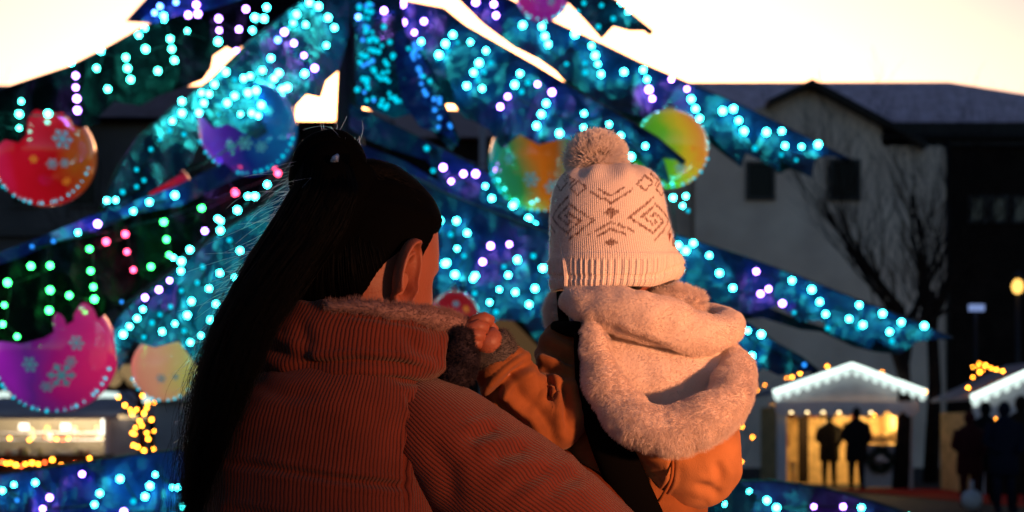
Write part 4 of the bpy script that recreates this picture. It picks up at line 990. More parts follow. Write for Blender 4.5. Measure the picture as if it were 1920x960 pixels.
# ---------------------------------------------------------------- people
def head_local(S=1.0, nz=64, na=96, off=None):
    """human head, ear hole level at z = 0, face towards +Y; returns verts, faces"""
    T = [(-.125, .030, .080, .000), (-.115, .040, .088, .015), (-.095, .053, .092, .040), (-.06, .064, .093, .062), (-.03, .071, .094, .080), (0, .0755, .094, .093), (.04, .0775, .095, .099), (.07, .074, .088, .096), (.095, .063, .073, .083), (.112, .046, .050, .060), (.122, .028, .03, .035), (.127, .006, .006, .006)]
    zs = np.array([t[0] for t in T])
    vs = []; N = nz
    for i in range(N):
        u = i / (N - 1)
        z = -.125 + .252 * (math.sin(PI * (u - .5)) * .5 + .5) if u > .5 else -.125 + .126 * u * 2
        w, f, b = [float(np.interp(z, zs, [t[k] for t in T])) for k in (1, 2, 3)]
        if z > .095:
            q = math.sqrt(max(0, 1 - ((z - .06) / .0672) ** 2)); q0 = math.sqrt(max(0, 1 - ((.095 - .06) / .0672) ** 2))
            w, f, b = .063 * q / q0, .073 * q / q0, .083 * q / q0
        for j in range(na):
            a = 2 * PI * j / na                     # 0 = front
            s, c = math.sin(a), math.cos(a)
            e = 2 / 2.25
            x = w * math.copysign(abs(s) ** e, s); y = (f if c > 0 else b) * math.copysign(abs(c) ** e, c)
            fz = max(0, c)
            g = lambda ax, az, sx, sz: math.exp(-((x - ax) / sx) ** 2 - ((z - az) / sz) ** 2) * (c > 0)
            y += .022 * g(0, -.034, .011, .013) + .013 * g(0, -.012, .008, .022) + .008 * g(.012, -.038, .007, .006) + .008 * g(-.012, -.038, .007, .006)
            y -= .010 * g(.032, .002, .016, .011) + .010 * g(-.032, .002, .016, .011)
            y += .005 * g(.03, .022, .025, .008) + .005 * g(-.03, .022, .025, .008)
            y += .006 * g(0, -.064, .02, .006) + .006 * g(0, -.076, .017, .006) - .004 * g(0, -.070, .022, .003)
            y += .007 * g(0, -.108, .018, .014) + .004 * g(.04, -.03, .02, .02) + .004 * g(-.04, -.03, .02, .02)
            vs.append((x, y, z))
    fs = []
    for i in range(N - 1):
        for j in range(na):
            fs.append((i * na + j, i * na + (j + 1) % na, (i + 1) * na + (j + 1) % na, (i + 1) * na + j))
    fs.append([(N - 1) * na + j for j in range(na)]); fs.append([j for j in range(na)][::-1])
    return [Vector(v) * S for v in vs], fs
def ear_local(S=1.0, side=1):
    """outer ear with helix, antihelix, bowl and lobe. x outward, y to the front, z up"""
    nr, na = 18, 64; vs = []; fs = []
    for i in range(nr + 1):
        t = i / nr
        for j in range(na):
            a = 2 * PI * j / na
            ca, sa = math.cos(a), math.sin(a)          # ca: front, sa: up
            ry = .0165 * (1 + .16 * max(0, sa)) * (1 - .30 * max(0, -sa) ** 1.5)
            if ca > 0: ry *= .80
            rz = .0335
            y, z = t * ry * ca - .004 * sa, t * rz * sa
            back = max(0, min(1, (.45 - ca) / .6))
            h = .0150 * math.exp(-((t - .90) / .10) ** 2) * (.20 + .80 * back if sa > -.55 else .35)       # helix rim
            h += .0100 * math.exp(-((t - .60) / .12) ** 2) * back * (1 if sa > -.5 else .3)               # antihelix
            h -= .0110 * math.exp(-(((y - .002) / .008) ** 2 + ((z + .004) / .012) ** 2))                 # bowl
            h += .0060 * math.exp(-(((y - .010) / .0035) ** 2 + ((z + .005) / .006) ** 2))                # tragus
            h += .0040 * math.exp(-((z + .029) / .007) ** 2)                                             # lobe
            x = .010 + h + .30 * max(0, -y) * .9 + .12 * max(0, z)
            vs.append((x, y, z))
    for i in range(nr):
        for j in range(na): fs.append((i * na + j, i * na + (j + 1) % na, (i + 1) * na + (j + 1) % na, (i + 1) * na + j))
    n = len(vs); base = nr * na
    for k, (sc_, dx) in enumerate(((1.02, -.004), (.92, -.010), (.62, -.020))):
        for j in range(na):
            x, y, z = vs[base + j]; vs.append((x + dx, y * sc_ + (.002 * k), z * sc_))
    for k in range(3):
        a = base if k == 0 else n + (k - 1) * na; b = n + k * na
        for j in range(na): fs.append((a + j, a + (j + 1) % na, b + (j + 1) % na, b + j))
    vs = [Vector((v[0] * side, v[1], v[2])) * S for v in vs]
    if side < 0: fs = [f[::-1] for f in fs]
    return vs, fs
def add_mesh(mb, vs, fs, mw):
    n = len(mb.v)
    for v in vs: mb.v.append(tuple(mw @ v))
    for f in fs: mb.face([n + i for i in f])

# ======== the woman
YW = 1.86
wo = empty('person', (P(640, 600, YW).x, YW, 0)); tag(wo, 'woman seen from behind with long black ponytail and rust corduroy jacket, carrying a child', 'person')
HEADC = P(688, 512, YW + .03)
HM = Matrix.Translation(HEADC) @ Matrix.Rotation(math.radians(-47), 4, 'Z') @ Matrix.Rotation(math.radians(-9), 4, 'X') @ Matrix.Rotation(math.radians(2), 4, 'Y')
body = MB()
hv, hf = head_local(1.0)
add_mesh(body, hv, hf, HM)
for sd in (1, -1):
    ev, ef = ear_local(1.55, sd)
    EM = HM @ Matrix.Translation((sd * .066, .004, -.012)) @ Matrix.Rotation(math.radians(sd * -4), 4, 'Z') @ Matrix.Rotation(math.radians(-8), 4, 'X')
    add_mesh(body, ev, ef, EM)
    body.m = 1; e = HM @ Vector((sd * .032, .069, .002)); body.ball(e, .0108, 14, 10); body.m = 0
# neck, shoulders and trunk under the jacket
body.tube([(702, 470, YW + .03, 62, 70), (700, 540, YW + .02, 74, 76), (690, 610, YW + .01, 80, 80), (672, 690, YW, 108, 92), (640, 740, YW, 170, 100), (620, 900, YW, 170, 112), (615, 1130, YW, 150, 105), (615, 1300, YW, 175, 125), (615, 1400, YW, 150, 110)], 60, 40)
kW = YW / F
def leg(mb, px, Y, zt, zb, r0, r1, nsg=18):
    x = P(px, 0, Y).x
    mb.poly([(Vector((x, Y, zt)), r0), (Vector((x, Y + .01, (zt + zb) * .52)), r0 * .74), (Vector((x, Y + .03, zb + .3)), r1 * 1.25), (Vector((x, Y + .02, zb)), r1)], nsg)
for px in (545, 690): leg(body, px, YW, .86, .1, .075, .045)
wb = body.build('body', [M['skin'], M['eye']], wo)
m = MB()
for px in (545, 690): leg(m, px, YW, .90, .09, .09, .06)
m.build('trousers', M['trouser'], wo)
for px in (545, 690):
    m = MB(); x = P(px, 0, YW).x
    m.poly([(Vector((x, YW - .09, .055)), .042), (Vector((x, YW, .06)), .055), (Vector((x, YW + .11, .045)), .046), (Vector((x, YW + .17, .035)), .030)], 14)
    m.poly([(Vector((x, YW + .01, .05)), .055), (Vector((x, YW + .02, .26)), .065)], 14)
    m.build('boot', M['boot'], wo)

# jacket body
WR = wrinkle(.006, 7.5, .0035, 19, (1, 1, 1.5))
jb = MB()
jb.tube([(655, 668, YW + .01, 60, 60), (655, 680, YW + .01, 132, 112), (642, 715, YW, 176, 142), (625, 760, YW, 200, 158), (612, 830, YW, 208, 164), (604, 900, YW, 211, 166), (602, 975, YW, 214, 168), (602, 1080, YW, 220, 172), (602, 1250, YW, 225, 176), (602, 1262, YW, 205, 160)], 150, 220, pw=2.25, up=(0, 0, 1))
jacket = jb.build('jacket', M['cord'], wo, disp=crease_disp([
    ([(430, 868), (520, 880), (620, 897), (720, 908), (766, 913)], .009, 7),
    ([(470, 720), (540, 742), (600, 742)], .004, 12), ([(765, 740), (780, 790), (764, 850), (758, 960)], .008, 5),
    ([(430, 955), (560, 975), (760, 985)], .008, 8), ([(820, 722), (790, 712), (740, 706)], .005, 9)], WR))
# right sleeve, reaching out and forward under the child
sl = MB()
sl.tube([(742, 738, YW + .02, 30, 40), (768, 762, YW + .01, 78, 96), (806, 800, YW, 106, 122), (862, 852, YW, 116, 126), (950, 918, YW + .01, 117, 122), (1050, 988, YW + .04, 114, 120), (1130, 1046, YW + .10, 104, 110), (1185, 1090, YW + .17, 92, 96), (1205, 1080, YW + .27, 84, 86), (1190, 1060, YW + .36, 70, 72)], 150, 150)
sleeve = sl.build('sleeve', M['cord'], jacket, disp=crease_disp([
    ([(880, 822), (908, 810), (936, 800)], .008, 11), ([(925, 862), (958, 848), (992, 838)], .009, 12),
    ([(1020, 930), (1060, 900), (1090, 890)], .008, 14), ([(800, 830), (840, 880), (850, 950)], .005, 18),
    ([(940, 930), (990, 900), (1040, 880)], .008, 12)], wrinkle(.006, 7, .0025, 15)))
sl = MB()
sl.tube([(520, 740, YW + .03, 34, 40), (494, 768, YW + .03, 70, 88), (470, 830, YW + .03, 74, 92), (458, 930, YW + .05, 70, 86), (460, 1040, YW + .10, 64, 76), (500, 1090, YW + .24, 58, 62), (560, 1060, YW + .36, 50, 54)], 70, 60)
sl.build('sleeve', M['cord'], jacket, disp=wrinkle(.006, 9))
# standing collar: puffy ring
cl = MB()
YC = YW + .03
cl.tube([(660, 722, YC, 150, 132), (660, 710, YC, 190, 160), (660, 690, YC, 208, 180), (662, 655, YC, 209, 182), (666, 620, YC, 203, 176), (674, 594, YC, 192, 168), (676, 578, YC, 180, 156), (678, 576, YC, 160, 138), (678, 600, YC, 146, 124), (676, 660, YC, 136, 116)], 90, 220, capr=False, pw=2.2, up=(0, 0, 1))
def tiltf(p, n):
    return 0
for i, v in enumerate(cl.v):      # the collar sits lower on the right, and ruffled along the top
    v = Vector(v); px, py = pix(v)
    k = smooth(720, 585, py)
    dy = ((px - 560) * .085 if px > 560 else (560 - px) * .10) * k
    dy += 5 * noise.noise(Vector((px / 26, v.y * 14, 0))) * k
    cl.v[i] = (v.x, v.y, v.z - dy * v.y / F)
collar = cl.build('collar', M['cord'], jacket, disp=crease_disp([
    ([(545, 690), (610, 682), (670, 676), (740, 682), (800, 690)], .010, 8), ([(480, 640), (540, 668), (600, 690)], .006, 12),
    ([(860, 620), (852, 670), (850, 700)], .008, 9), ([(640, 590), (700, 596), (760, 604), (850, 622)], .004, 6), ([(560, 600), (575, 640), (568, 680)], .004, 12), ([(760, 630), (790, 660), (830, 668)], .005, 12)], wrinkle(.010, 7, .004, 22, (1, 1, .6))))
# fleece lining showing over the collar edge on the right
fl = MB(); YF = YC - .105
path = [(612, 574, YC - .117, 8, 10), (650, 575, YC - .116, 12, 14), (710, 581, YC - .108, 16, 18), (780, 592, YC - .085, 19, 22), (835, 606, YC - .045, 23, 26), (866, 622, YC + .005, 24, 28), (868, 628, YC + .06, 22, 24), (820, 612, YC + .11, 20, 20), (740, 600, YC + .13, 18, 18), (640, 590, YC + .13, 16, 16)]
fl.tube(path, 60, 20)
lin_ = fl.build('fleece_lining', M['fleece'], collar, disp=wrinkle(.003, 40, .002, 90))
fur('fleece_pile', lin_, 16000, .0065, .00024, M['fleece'], grav=-.1, nz=.7, clump=130, fine=.35)
m = MB()
m.tube([(858, 618, YC - .055, 12, 12), (866, 640, YC - .055, 24, 22), (862, 690, YC - .05, 30, 26), (862, 715, YC - .04, 22, 20)], 30, 24)
pl = m.build('collar_facing', M['fleeced'], collar, disp=wrinkle(.008, 40, .003, 90))
fur('facing_pile', pl, 6000, .006, .00025, M['fleeced'], grav=0, nz=.8, clump=110, fine=.4)

# ---- hair
capv, capf = head_local(1.0, 90, 144)
def hairmask(v):
    a = abs(math.degrees(math.atan2(v.x, v.y)))       # 0 front .. 180 nape
    zl = np.interp(a, [0, 30, 55, 70, 80, 88, 98, 108, 118, 135, 160, 180], [.078, .074, .060, .030, .004, .016, .024, .010, -.020, -.060, -.085, -.095]) 
    zl += .004 * noise.noise(Vector((a * .25, v.x * 20, 1)))
    return smooth(zl - .006, zl + .010, v.z)
hm = MB()
cv = []
for v in capv:
    k = hairmask(v); r = (v - Vector((0, -.005, -.01))).normalized()
    d = -.006 + k * (.016 + .003 * smooth(-.04, .09, v.z) + .002 * noise.noise(v * 40))
    cv.append(v + r * d)
add_mesh(hm, cv, capf, HM)
# ponytail: sweeps up to the tie at the crown, then falls down the left side
PT = [(700, 420, YW - .06, 60, 50), (672, 350, YW - .05, 74, 62), (656, 316, YW - .05, 40, 46), (632, 296, YW - .055, 38, 46), (610, 310, YW - .07, 44, 50), (608, 360, YW - .085, 56, 54), (572, 430, YW - .095, 62, 56), (514, 520, YW - .10, 60, 54), (460, 606, YW - .115, 50, 50), (426, 700, YW - .125, 46, 44), (400, 790, YW - .13, 27, 28), (378, 880, YW - .13, 12, 13), (364, 950, YW - .125, 5, 6), (354, 1030, YW - .12, 2, 2)]
hm.tube(PT[2:], 90, 40)
# hair falling over the shoulder between ponytail and collar
hm.tube([(650, 310, YW - .03, 60, 56), (610, 400, YW - .05, 76, 62), (592, 480, YW - .04, 64, 56), (600, 540, YW - .025, 56, 50), (606, 590, YW - .01, 50, 40), (610, 640, YW + .0, 40, 36)], 60, 32)
hm.tube([(676, 318, YW - .03, 10, 14), (666, 300, YW - .04, 22, 26), (642, 283, YW - .05, 35, 40), (614, 286, YW - .06, 44, 46), (594, 312, YW - .065, 48, 48), (600, 354, YW - .06, 56, 56), (650, 390, YW - .05, 60, 56)], 40, 28)
hair = hm.build('hair', M['hair'], wo, disp=wrinkle(.002, 30))
m = MB(); m.poly([(P(622, 304, YW - .113), .003), (P(629, 298, YW - .117), .005), (P(633, 290, YW - .114), .002)], 8)
m.build('hair_tie', M['silver'], hair)
def strands_path(path, n, spread, k=18, seed=1, wild=.5, tmin=.55, tmax=1.0, t0=.0):
    r = np.random.default_rng(seed); A = np.array(path, float); mm = len(A)
    out = np.zeros((n, k, 3))
    for s in range(n):
        te = r.uniform(tmin, tmax); ts = r.uniform(0, t0); ph = r.uniform(0, 2 * PI); rho = math.sqrt(r.uniform(.5, 1)) * spread
        wob = r.normal(0, 1, 3); fr = r.uniform(1, 3)
        for i in range(k):
            t = (ts + (te - ts) * i / (k - 1)) * (mm - 1); j = min(int(t), mm - 2); u = t - j
            row = A[j] * (1 - u) + A[j + 1] * u
            kk = row[2] / F
            c = P(row[0], row[1], row[2])
            g = i / (k - 1)
            w_ = wild * .012 * g * math.sin(fr * g * PI + wob[2])
            c.x += math.cos(ph) * rho * (row[3] + 4) * kk + w_ * wob[0]; c.y += math.sin(ph) * rho * (row[4] + 4) * kk + w_ * wob[1]
            out[s, i] = c
    return out
S1 = strands_path(PT[3:], 4200, 1.0, seed=1, wild=.7, tmin=.55, tmax=.99)
curves('strands', S1, .00030, M['hairs'], hair, tip=.4)
PT2 = [(612, 306, YW - .07, 38, 44), (604, 370, YW - .09, 46, 50), (566, 450, YW - .10, 54, 54), (504, 540, YW - .11, 54, 54), (446, 640, YW - .12, 44, 46), (410, 740, YW - .13, 42, 40), (384, 830, YW - .135, 32, 32), (364, 910, YW - .13, 24, 26), (350, 1000, YW - .12, 22, 22)]
S2 = strands_path(PT2, 1500, .95, seed=2, wild=1.2, tmin=.6, tmax=1.0)
curves('strands', S2, .00026, M['hairs'], hair, tip=.4)
# smooth hair laid over the skull towards the tie
ring = []
r_ = np.random.default_rng(5)
for s in range(2600):
    v = capv[r_.integers(0, len(capv))]
    if hairmask(v) < .5: continue
    tie = HM.inverted() @ P(640, 300, YW - .06)
    p0 = v; pts = []
    for i in range(10):
        t = i / 9; q = p0.lerp(tie, t * .75)
        q = (q - Vector((0, -.005, -.01))).normalized() * (p0.length + .013 + .006 * t + .003 * math.sin(PI * t) * r_.uniform(0, 2.2))
        pts.append(tuple(HM @ q))
    ring.append(pts)
curves('strands', np.array(ring), .00028, M['hairs'], hair, tip=.5)
# flyaways
fw = []
for s in range(770):
    if s < 700:
        t = r_.uniform(0, 1) ** 1.15; x = np.interp(t, [0, .25, .5, .75, 1], [606, 552, 474, 408, 372]); y = np.interp(t, [0, .25, .5, .75, 1], [285, 400, 520, 650, 800])
        dx, dy = -r_.gamma(2.0, 15) * (1.3 if t < .55 else .7), r_.uniform(-10, 70); Y = YW - .055 + r_.normal(0, .025)
    elif s < 770:
        t = r_.uniform(0, 1); x = np.interp(t, [0, .5, 1], [588, 628, 676]); y = np.interp(t, [0, .5, 1], [285, 250, 272])
        dx, dy = r_.normal(-12, 20), -r_.gamma(2, 8); Y = YW - .05 + r_.normal(0, .02)
    else:
        t = r_.uniform(0, 1); x = np.interp(t, [0, .4, .8, 1], [690, 760, 812, 826]); y = np.interp(t, [0, .4, .8, 1], [288, 312, 390, 470])
        dx, dy = r_.gamma(2, 1.8), -r_.gamma(2, 1.4); Y = YW + .06 + r_.normal(0, .02)
    a = None; pts = []
    c1, c2 = r_.normal(0, 9 if s < 700 else 4, 2)
    for i in range(9):
        u = i / 8
        pts.append(tuple(P(x + dx * u + c1 * math.sin(PI * u), y + dy * u + c2 * math.sin(PI * u) + 14 * u * u, Y + .01 * u)))
    fw.append(pts)
curves('flyaway_strands', np.array(fw), .00021, M['hairw'], hair, tip=.5)
# ---- hands
def hand(mb, wrist, knuck, palmn, S, curl, tubes=None, thumb_side=1):
    """palm and five separate bent fingers; wrist and knuckle centre, palm normal; curl bends fingers towards the palm normal"""
    w0, k0 = Vector(wrist), Vector(knuck); d = (k0 - w0).normalized(); n = Vector(palmn); n = (n - d * n.dot(d)).normalized(); s = d.cross(n) * thumb_side
    L = (k0 - w0).length
    mb.poly([(w0 - d * .02 * S, .020 * S), (w0, .021 * S), (w0.lerp(k0, .35) + s * .004 * S, .026 * S), (w0.lerp(k0, .75), .028 * S), (k0 - d * .004, .020 * S)], 16)
    for side_ in (-1, 1): mb.poly([(w0.lerp(k0, .2) + s * side_ * .010 * S, .014 * S), (w0.lerp(k0, .6) + s * side_ * .020 * S, .015 * S), (k0 + s * side_ * .026 * S, .011 * S)], 12)
    for i, (o, ln) in enumerate(((.033, .068), (.011, .077), (-.011, .071), (-.032, .055))):
        p = k0 + s * o * S - d * .004 * S; r = (.0098, .0102, .0096, .0085)[i] * S; pts = [(p - d * .02 * S, r * .9), (p, r * 1.12)]
        a = curl * (.75 + .1 * i)
        for j, fr in enumerate((.45, .30, .25)):
            dd = d * math.cos(a) + n * math.sin(a); 
            pts.append((p + dd * ln * fr * S * .5, r * (1 - .06 * j))); p = p + dd * ln * fr * S; pts.append((p, r * (1.03 - .1 * j))); a += curl * .85
        pts[-1] = (pts[-1][0], r * .55); mb.poly(pts, 12)
    t0 = w0.lerp(k0, .25) + s * .018 * S; td = (d * .6 + s * .7 + n * .35).normalized(); td2 = (d * .9 + s * .15 + n * .45).normalized()
    mb.poly([(t0, .014 * S), (t0 + td * .034 * S, .0125 * S), (t0 + td * .034 * S + td2 * .022 * S, .011 * S), (t0 + td * .034 * S + td2 * .043 * S, .006 * S)], 12)

# ======== the child on the woman's arm
YK = 2.02
ko = empty('person', (P(1180, 950, YK).x, YK, P(1180, 1050, YK).z)); tag(ko, 'small child in cream bobble hat and ochre coat with plush hood, carried in arms', 'person')
b = MB(); KC = P(1152, 470, YK + .02)
KM = Matrix.Translation(KC) @ Matrix.Rotation(math.radians(-24), 4, 'Z') @ Matrix.Rotation(math.radians(-4), 4, 'X')
hv2, hf2 = head_local(.86)
add_mesh(b, [Vector((v.x * 1.04, v.y, v.z * .96)) for v in hv2], hf2, KM)
for sd in (1, -1):
    ev, ef = ear_local(1.0, sd); add_mesh(b, ev, ef, KM @ Matrix.Translation((sd * .058, -.004, -.012)))
    b.m = 1; b.ball(KM @ Vector((sd * .028, .064, .002)), .0095, 12, 8); b.m = 0
b.tube([(1155, 520, YK + .02, 46, 46), (1165, 590, YK + .02, 50, 50), (1178, 640, YK + .01, 90, 66), (1180, 720, YK, 108, 74), (1182, 850, YK, 112, 78), (1185, 1000, YK + .02, 118, 84), (1185, 1070, YK + .03, 90, 76)], 50, 32)
b.tube([(1060, 640, YK + .01, 28, 28), (1052, 720, YK - .03, 30, 30), (1028, 775, YK - .06, 29, 29), (985, 760, YK - .08, 28, 28), (950, 712, YK - .11, 26, 26), (920, 660, YK - .125, 24, 22), (908, 640, YK - .13, 24, 20)], 50, 20)
# small left hand gripping the collar: back of the hand to the camera
hw, hk = P(922, 660, YK - .128), P(903, 622, YK - .150)
fing = [[(921, 604, 0, 11.5), (908, 597, -.006, 12.5), (890, 601, -.004, 11), (876, 612, .004, 9.5), (868, 624, .014, 7)],
        [(912, 616, -.006, 12), (896, 611, -.013, 12.5), (878, 618, -.012, 11), (866, 630, -.003, 9.5), (862, 641, .008, 7)],
        [(906, 630, -.010, 12), (890, 627, -.016, 12), (874, 634, -.014, 10.5), (864, 645, -.005, 9), (862, 655, .006, 7)],
        [(902, 643, -.010, 10.5), (888, 642, -.014, 10.5), (876, 648, -.012, 9.5), (868, 657, -.004, 8), (866, 665, .006, 6)],
        [(926, 622, .016, 11), (914, 606, .024, 11), (900, 602, .028, 10), (888, 606, .03, 7)]]
b.poly([(P(930, 672, YK - .122), .021), (P(920, 652, YK - .135), .020), (P(912, 636, YK - .146), .021), (P(907, 624, YK - .150), .017)], 16)
for f in fing: b.poly([(P(x, y, YK - .150 + dy), r * .00076) for x, y, dy, r in f], 12)
for sgn in (0, 1):      # the other arm, in front of the child
    pass
b.tube([(1300, 650, YK + .03, 28, 28), (1330, 760, YK + .10, 29, 29), (1310, 830, YK + .17, 27, 27), (1240, 800, YK + .24, 24, 22), (1210, 780, YK + .26, 20, 18)], 40, 18)
hand(b, P(1210, 780, YK + .26), P(1165, 760, YK + .27), (0, -1, 0), .62, .5)
for px, yy in ((1120, -.02), (1240, .04)):      # legs straddling the arm, below the picture
    b.poly([(P(px, 1050, YK + .03), .062), (P(px - 40, 1130, YK + yy), .052), (P(px - 50, 1260, YK + yy + .02), .038), (P(px - 50, 1370, YK + yy + .03), .030)], 16)
kbody = b.build('body', [M['skin'], M['eye']], ko)
rm = kbody.modifiers.new('sub', 'SMOOTH'); rm.iterations = 1; rm.factor = .3
m = MB()
for px, yy in ((1120, -.02), (1240, .04)):
    m.poly([(P(px, 1040, YK + .03), .078), (P(px - 40, 1130, YK + yy), .066), (P(px - 50, 1260, YK + yy + .02), .050), (P(px - 50, 1350, YK + yy + .03), .045)], 18)
m.build('trousers', M['trouser'], ko)
for px, yy in ((1120, -.02), (1240, .04)):
    m = MB(); c = P(px - 50, 1385, YK + yy + .03)
    m.poly([(c + Vector((0, -.045, -.012)), .026), (c + Vector((0, .0, 0)), .034), (c + Vector((0, .06, -.012)), .028), (c + Vector((0, .09, -.016)), .016)], 14)
    m.poly([(c, .034), (c + Vector((0, 0, .06)), .04)], 14); m.build('boot', M['boot'], ko)
kh = MB(); cv2 = []
for v in head_local(.86, 60, 96)[0]:
    a = abs(math.degrees(math.atan2(v.x, v.y))); zl = np.interp(a, [0, 50, 75, 100, 130, 180], [.06, .045, .0, -.03, -.085, -.105])
    k = smooth(zl - .006, zl + .008, v.z); r = v.normalized(); cv2.append(Vector((v.x * 1.04, v.y, v.z * .96)) + r * (-.005 + .012 * k))
add_mesh(kh, cv2, head_local(.86, 60, 96)[1], KM); kh.build('hair', M['hairb'], ko)

# ---- coat
kc = MB()
kc.tube([(1160, 606, YK + .02, 60, 56), (1168, 622, YK + .01, 100, 78), (1178, 660, YK, 124, 92), (1182, 740, YK, 132, 98), (1180, 850, YK, 140, 104), (1178, 960, YK, 150, 110), (1178, 1060, YK + .01, 156, 114), (1178, 1072, YK + .01, 130, 90)], 90, 110, pw=2.2, up=(0, 0, 1))
coat = kc.build('coat', M['coat'], ko, disp=wrinkle(.005, 10, .002, 26))
sk = MB()
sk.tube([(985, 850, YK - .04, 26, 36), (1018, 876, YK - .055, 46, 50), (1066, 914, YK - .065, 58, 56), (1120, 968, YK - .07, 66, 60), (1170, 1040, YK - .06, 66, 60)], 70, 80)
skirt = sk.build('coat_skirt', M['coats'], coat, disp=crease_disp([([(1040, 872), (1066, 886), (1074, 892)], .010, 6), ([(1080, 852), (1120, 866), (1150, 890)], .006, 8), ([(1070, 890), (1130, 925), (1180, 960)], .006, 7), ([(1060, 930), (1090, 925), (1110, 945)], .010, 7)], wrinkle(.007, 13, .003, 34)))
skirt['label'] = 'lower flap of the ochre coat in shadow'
ks = MB()
ks.tube([(1082, 622, YK + .005, 22, 30), (1060, 640, YK - .005, 44, 50), (1052, 680, YK - .03, 50, 54), (1054, 730, YK - .05, 58, 58), (1040, 778, YK - .07, 64, 60), (1000, 782, YK - .085, 62, 58), (972, 744, YK - .095, 56, 54), (952, 706, YK - .11, 56, 52), (934, 676, YK - .12, 50, 46), (926, 664, YK - .124, 36, 34)], 130, 120)
ksl = ks.build('sleeve', M['coat'], coat, disp=crease_disp([
    ([(1000, 676), (968, 698), (940, 722), (920, 748)], .016, 8), ([(1006, 692), (1040, 692), (1076, 704)], .011, 9), ([(1028, 706), (1034, 730), (1031, 752)], .011, 8),
    ([(1052, 716), (1066, 752), (1064, 800)], .012, 9), ([(1016, 650), (1050, 664), (1080, 680)], .012, 10), ([(960, 700), (976, 740), (1006, 772)], .008, 14), ([(928, 742), (950, 770), (990, 808)], .010, 9), ([(1008, 760), (1030, 800), (1040, 834)], .008, 10)],
    wrinkle(.006, 16, .003, 38)))
ck = MB()
ck.tube([(934, 676, YK - .120, 34, 34), (932, 674, YK - .120, 43, 40), (922, 658, YK - .126, 44, 41), (913, 644, YK - .132, 42, 38), (911, 641, YK - .133, 33, 30)], 30, 70, capr=False)
cuff = ck.build('cuff', M['knitg'], ksl, disp=wrinkle(.002, 60, .001, 140))
fur('cuff_pile', cuff, 5000, .006, .00025, M['knitg'], grav=0, nz=.9, clump=150, fine=.6)
ks = MB()
ks.tube([(1285, 640, YK + .02, 40, 44), (1325, 700, YK + .05, 50, 50), (1338, 770, YK + .10, 50, 50), (1312, 830, YK + .17, 46, 46), (1245, 805, YK + .23, 38, 38), (1220, 788, YK + .25, 30, 30)], 60, 40)
ks.build('sleeve', M['coat'], coat, disp=wrinkle(.005, 16))
st = MB()
st.tube([(1052, 548, YK - .02, 9, 6), (1054, 580, YK - .03, 9, 6), (1058, 606, YK - .045, 10, 8)], 14, 12)
st.build('strap', M['coatd'], coat)
st = MB(); st.tube([(1042, 612, YK - .03, 10, 12), (1065, 616, YK - .06, 14, 14), (1090, 622, YK - .08, 17, 14), (1098, 660, YK - .085, 22, 14), (1108, 720, YK - .088, 28, 14), (1128, 790, YK - .09, 34, 16), (1152, 850, YK - .09, 38, 16), (1188, 930, YK - .085, 38, 16), (1220, 1000, YK - .08, 38, 16)], 60, 16)  # black collar band, running on as the hood's shade given solid shape
st.build('band_and_shade', M['coatd'], coat)

# ---- hood hanging down the back: shell, plush panel, plush rim, rolled collar
hs = MB()
hs.tube([(1274, 790, YK - .03, 60, 40), (1276, 798, YK - .035, 102, 62), (1281, 816, YK - .052, 111, 74), (1285, 852, YK - .06, 106, 78), (1296, 900, YK - .05, 88, 68), (1294, 934, YK - .04, 60, 50), (1288, 952, YK - .035, 26, 24), (1286, 955, YK - .035, 4, 4)], 90, 120, pw=2.15, up=(0, 0, 1))
hood = hs.build('hood', M['coath'], coat, disp=crease_disp([([(1262, 850), (1258, 900), (1240, 930), (1226, 948)], .005, 4), ([(1340, 862), (1352, 890), (1346, 915)], .004, 8), ([(1300, 905), (1330, 912), (1350, 930)], .004, 8), ([(1190, 868), (1240, 888), (1290, 880)], .003, 14)], wrinkle(.006, 14, .002, 40)))
m = MB(); m.tube([(1262, 845, YK - .112, 3.2, 3), (1259, 895, YK - .108, 3.2, 3), (1243, 928, YK - .095, 3.2, 3), (1226, 950, YK - .07, 3, 3)], 40, 8)
m.build('seam', mat('ochre seam piping', (0.36, 0.11, 0.03), .8, .1), hood)
pn = MB()
pn.tube([(1215, 592, YK - .03, 90, 26), (1224, 630, YK - .045, 124, 36), (1236, 690, YK - .058, 136, 38), (1252, 745, YK - .055, 124, 36), (1262, 800, YK - .045, 104, 30), (1266, 830, YK - .04, 80, 20)], 90, 100, pw=2.3, up=(0, 0, 1))
panel = pn.build('plush_panel', M['furbase'], hood, disp=wrinkle(.007, 12, .003, 34))
rg = MB()
RP = [(1112, 596, YK - .080, 14, 14), (1116, 634, YK - .092, 22, 22), (1124, 690, YK - .105, 30, 28), (1146, 739, YK - .120, 37, 34), (1192, 785, YK - .136, 42, 38), (1250, 804, YK - .145, 44, 40), (1312, 793, YK - .145, 43, 40), (1356, 759, YK - .13, 40, 38), (1375, 720, YK - .095, 37, 36), (1376, 686, YK - .06, 31, 32), (1362, 658, YK - .03, 24, 24)]
rg.tube(RP, 110, 44)
rim = rg.build('plush_rim', M['furbase'], hood, disp=wrinkle(.006, 22, .003, 55))
rl = MB()
rl.tube([(1064, 565, YK - .03, 14, 16), (1078, 569, YK - .055, 28, 28), (1120, 573, YK - .08, 38, 36), (1180, 585, YK - .092, 45, 40), (1245, 607, YK - .092, 46, 40), (1305, 625, YK - .08, 42, 38), (1348, 625, YK - .055, 36, 36), (1366, 609, YK - .02, 26, 30), (1352, 591, YK + .02, 22, 24), (1310, 583, YK + .04, 18, 22)], 110, 48)
roll = rl.build('rolled_collar', M['furbase'], hood, disp=crease_disp([([(1120, 602), (1200, 632), (1290, 672)], .004, 6)], wrinkle(.006, 18, .003, 45)))
pk = MB()
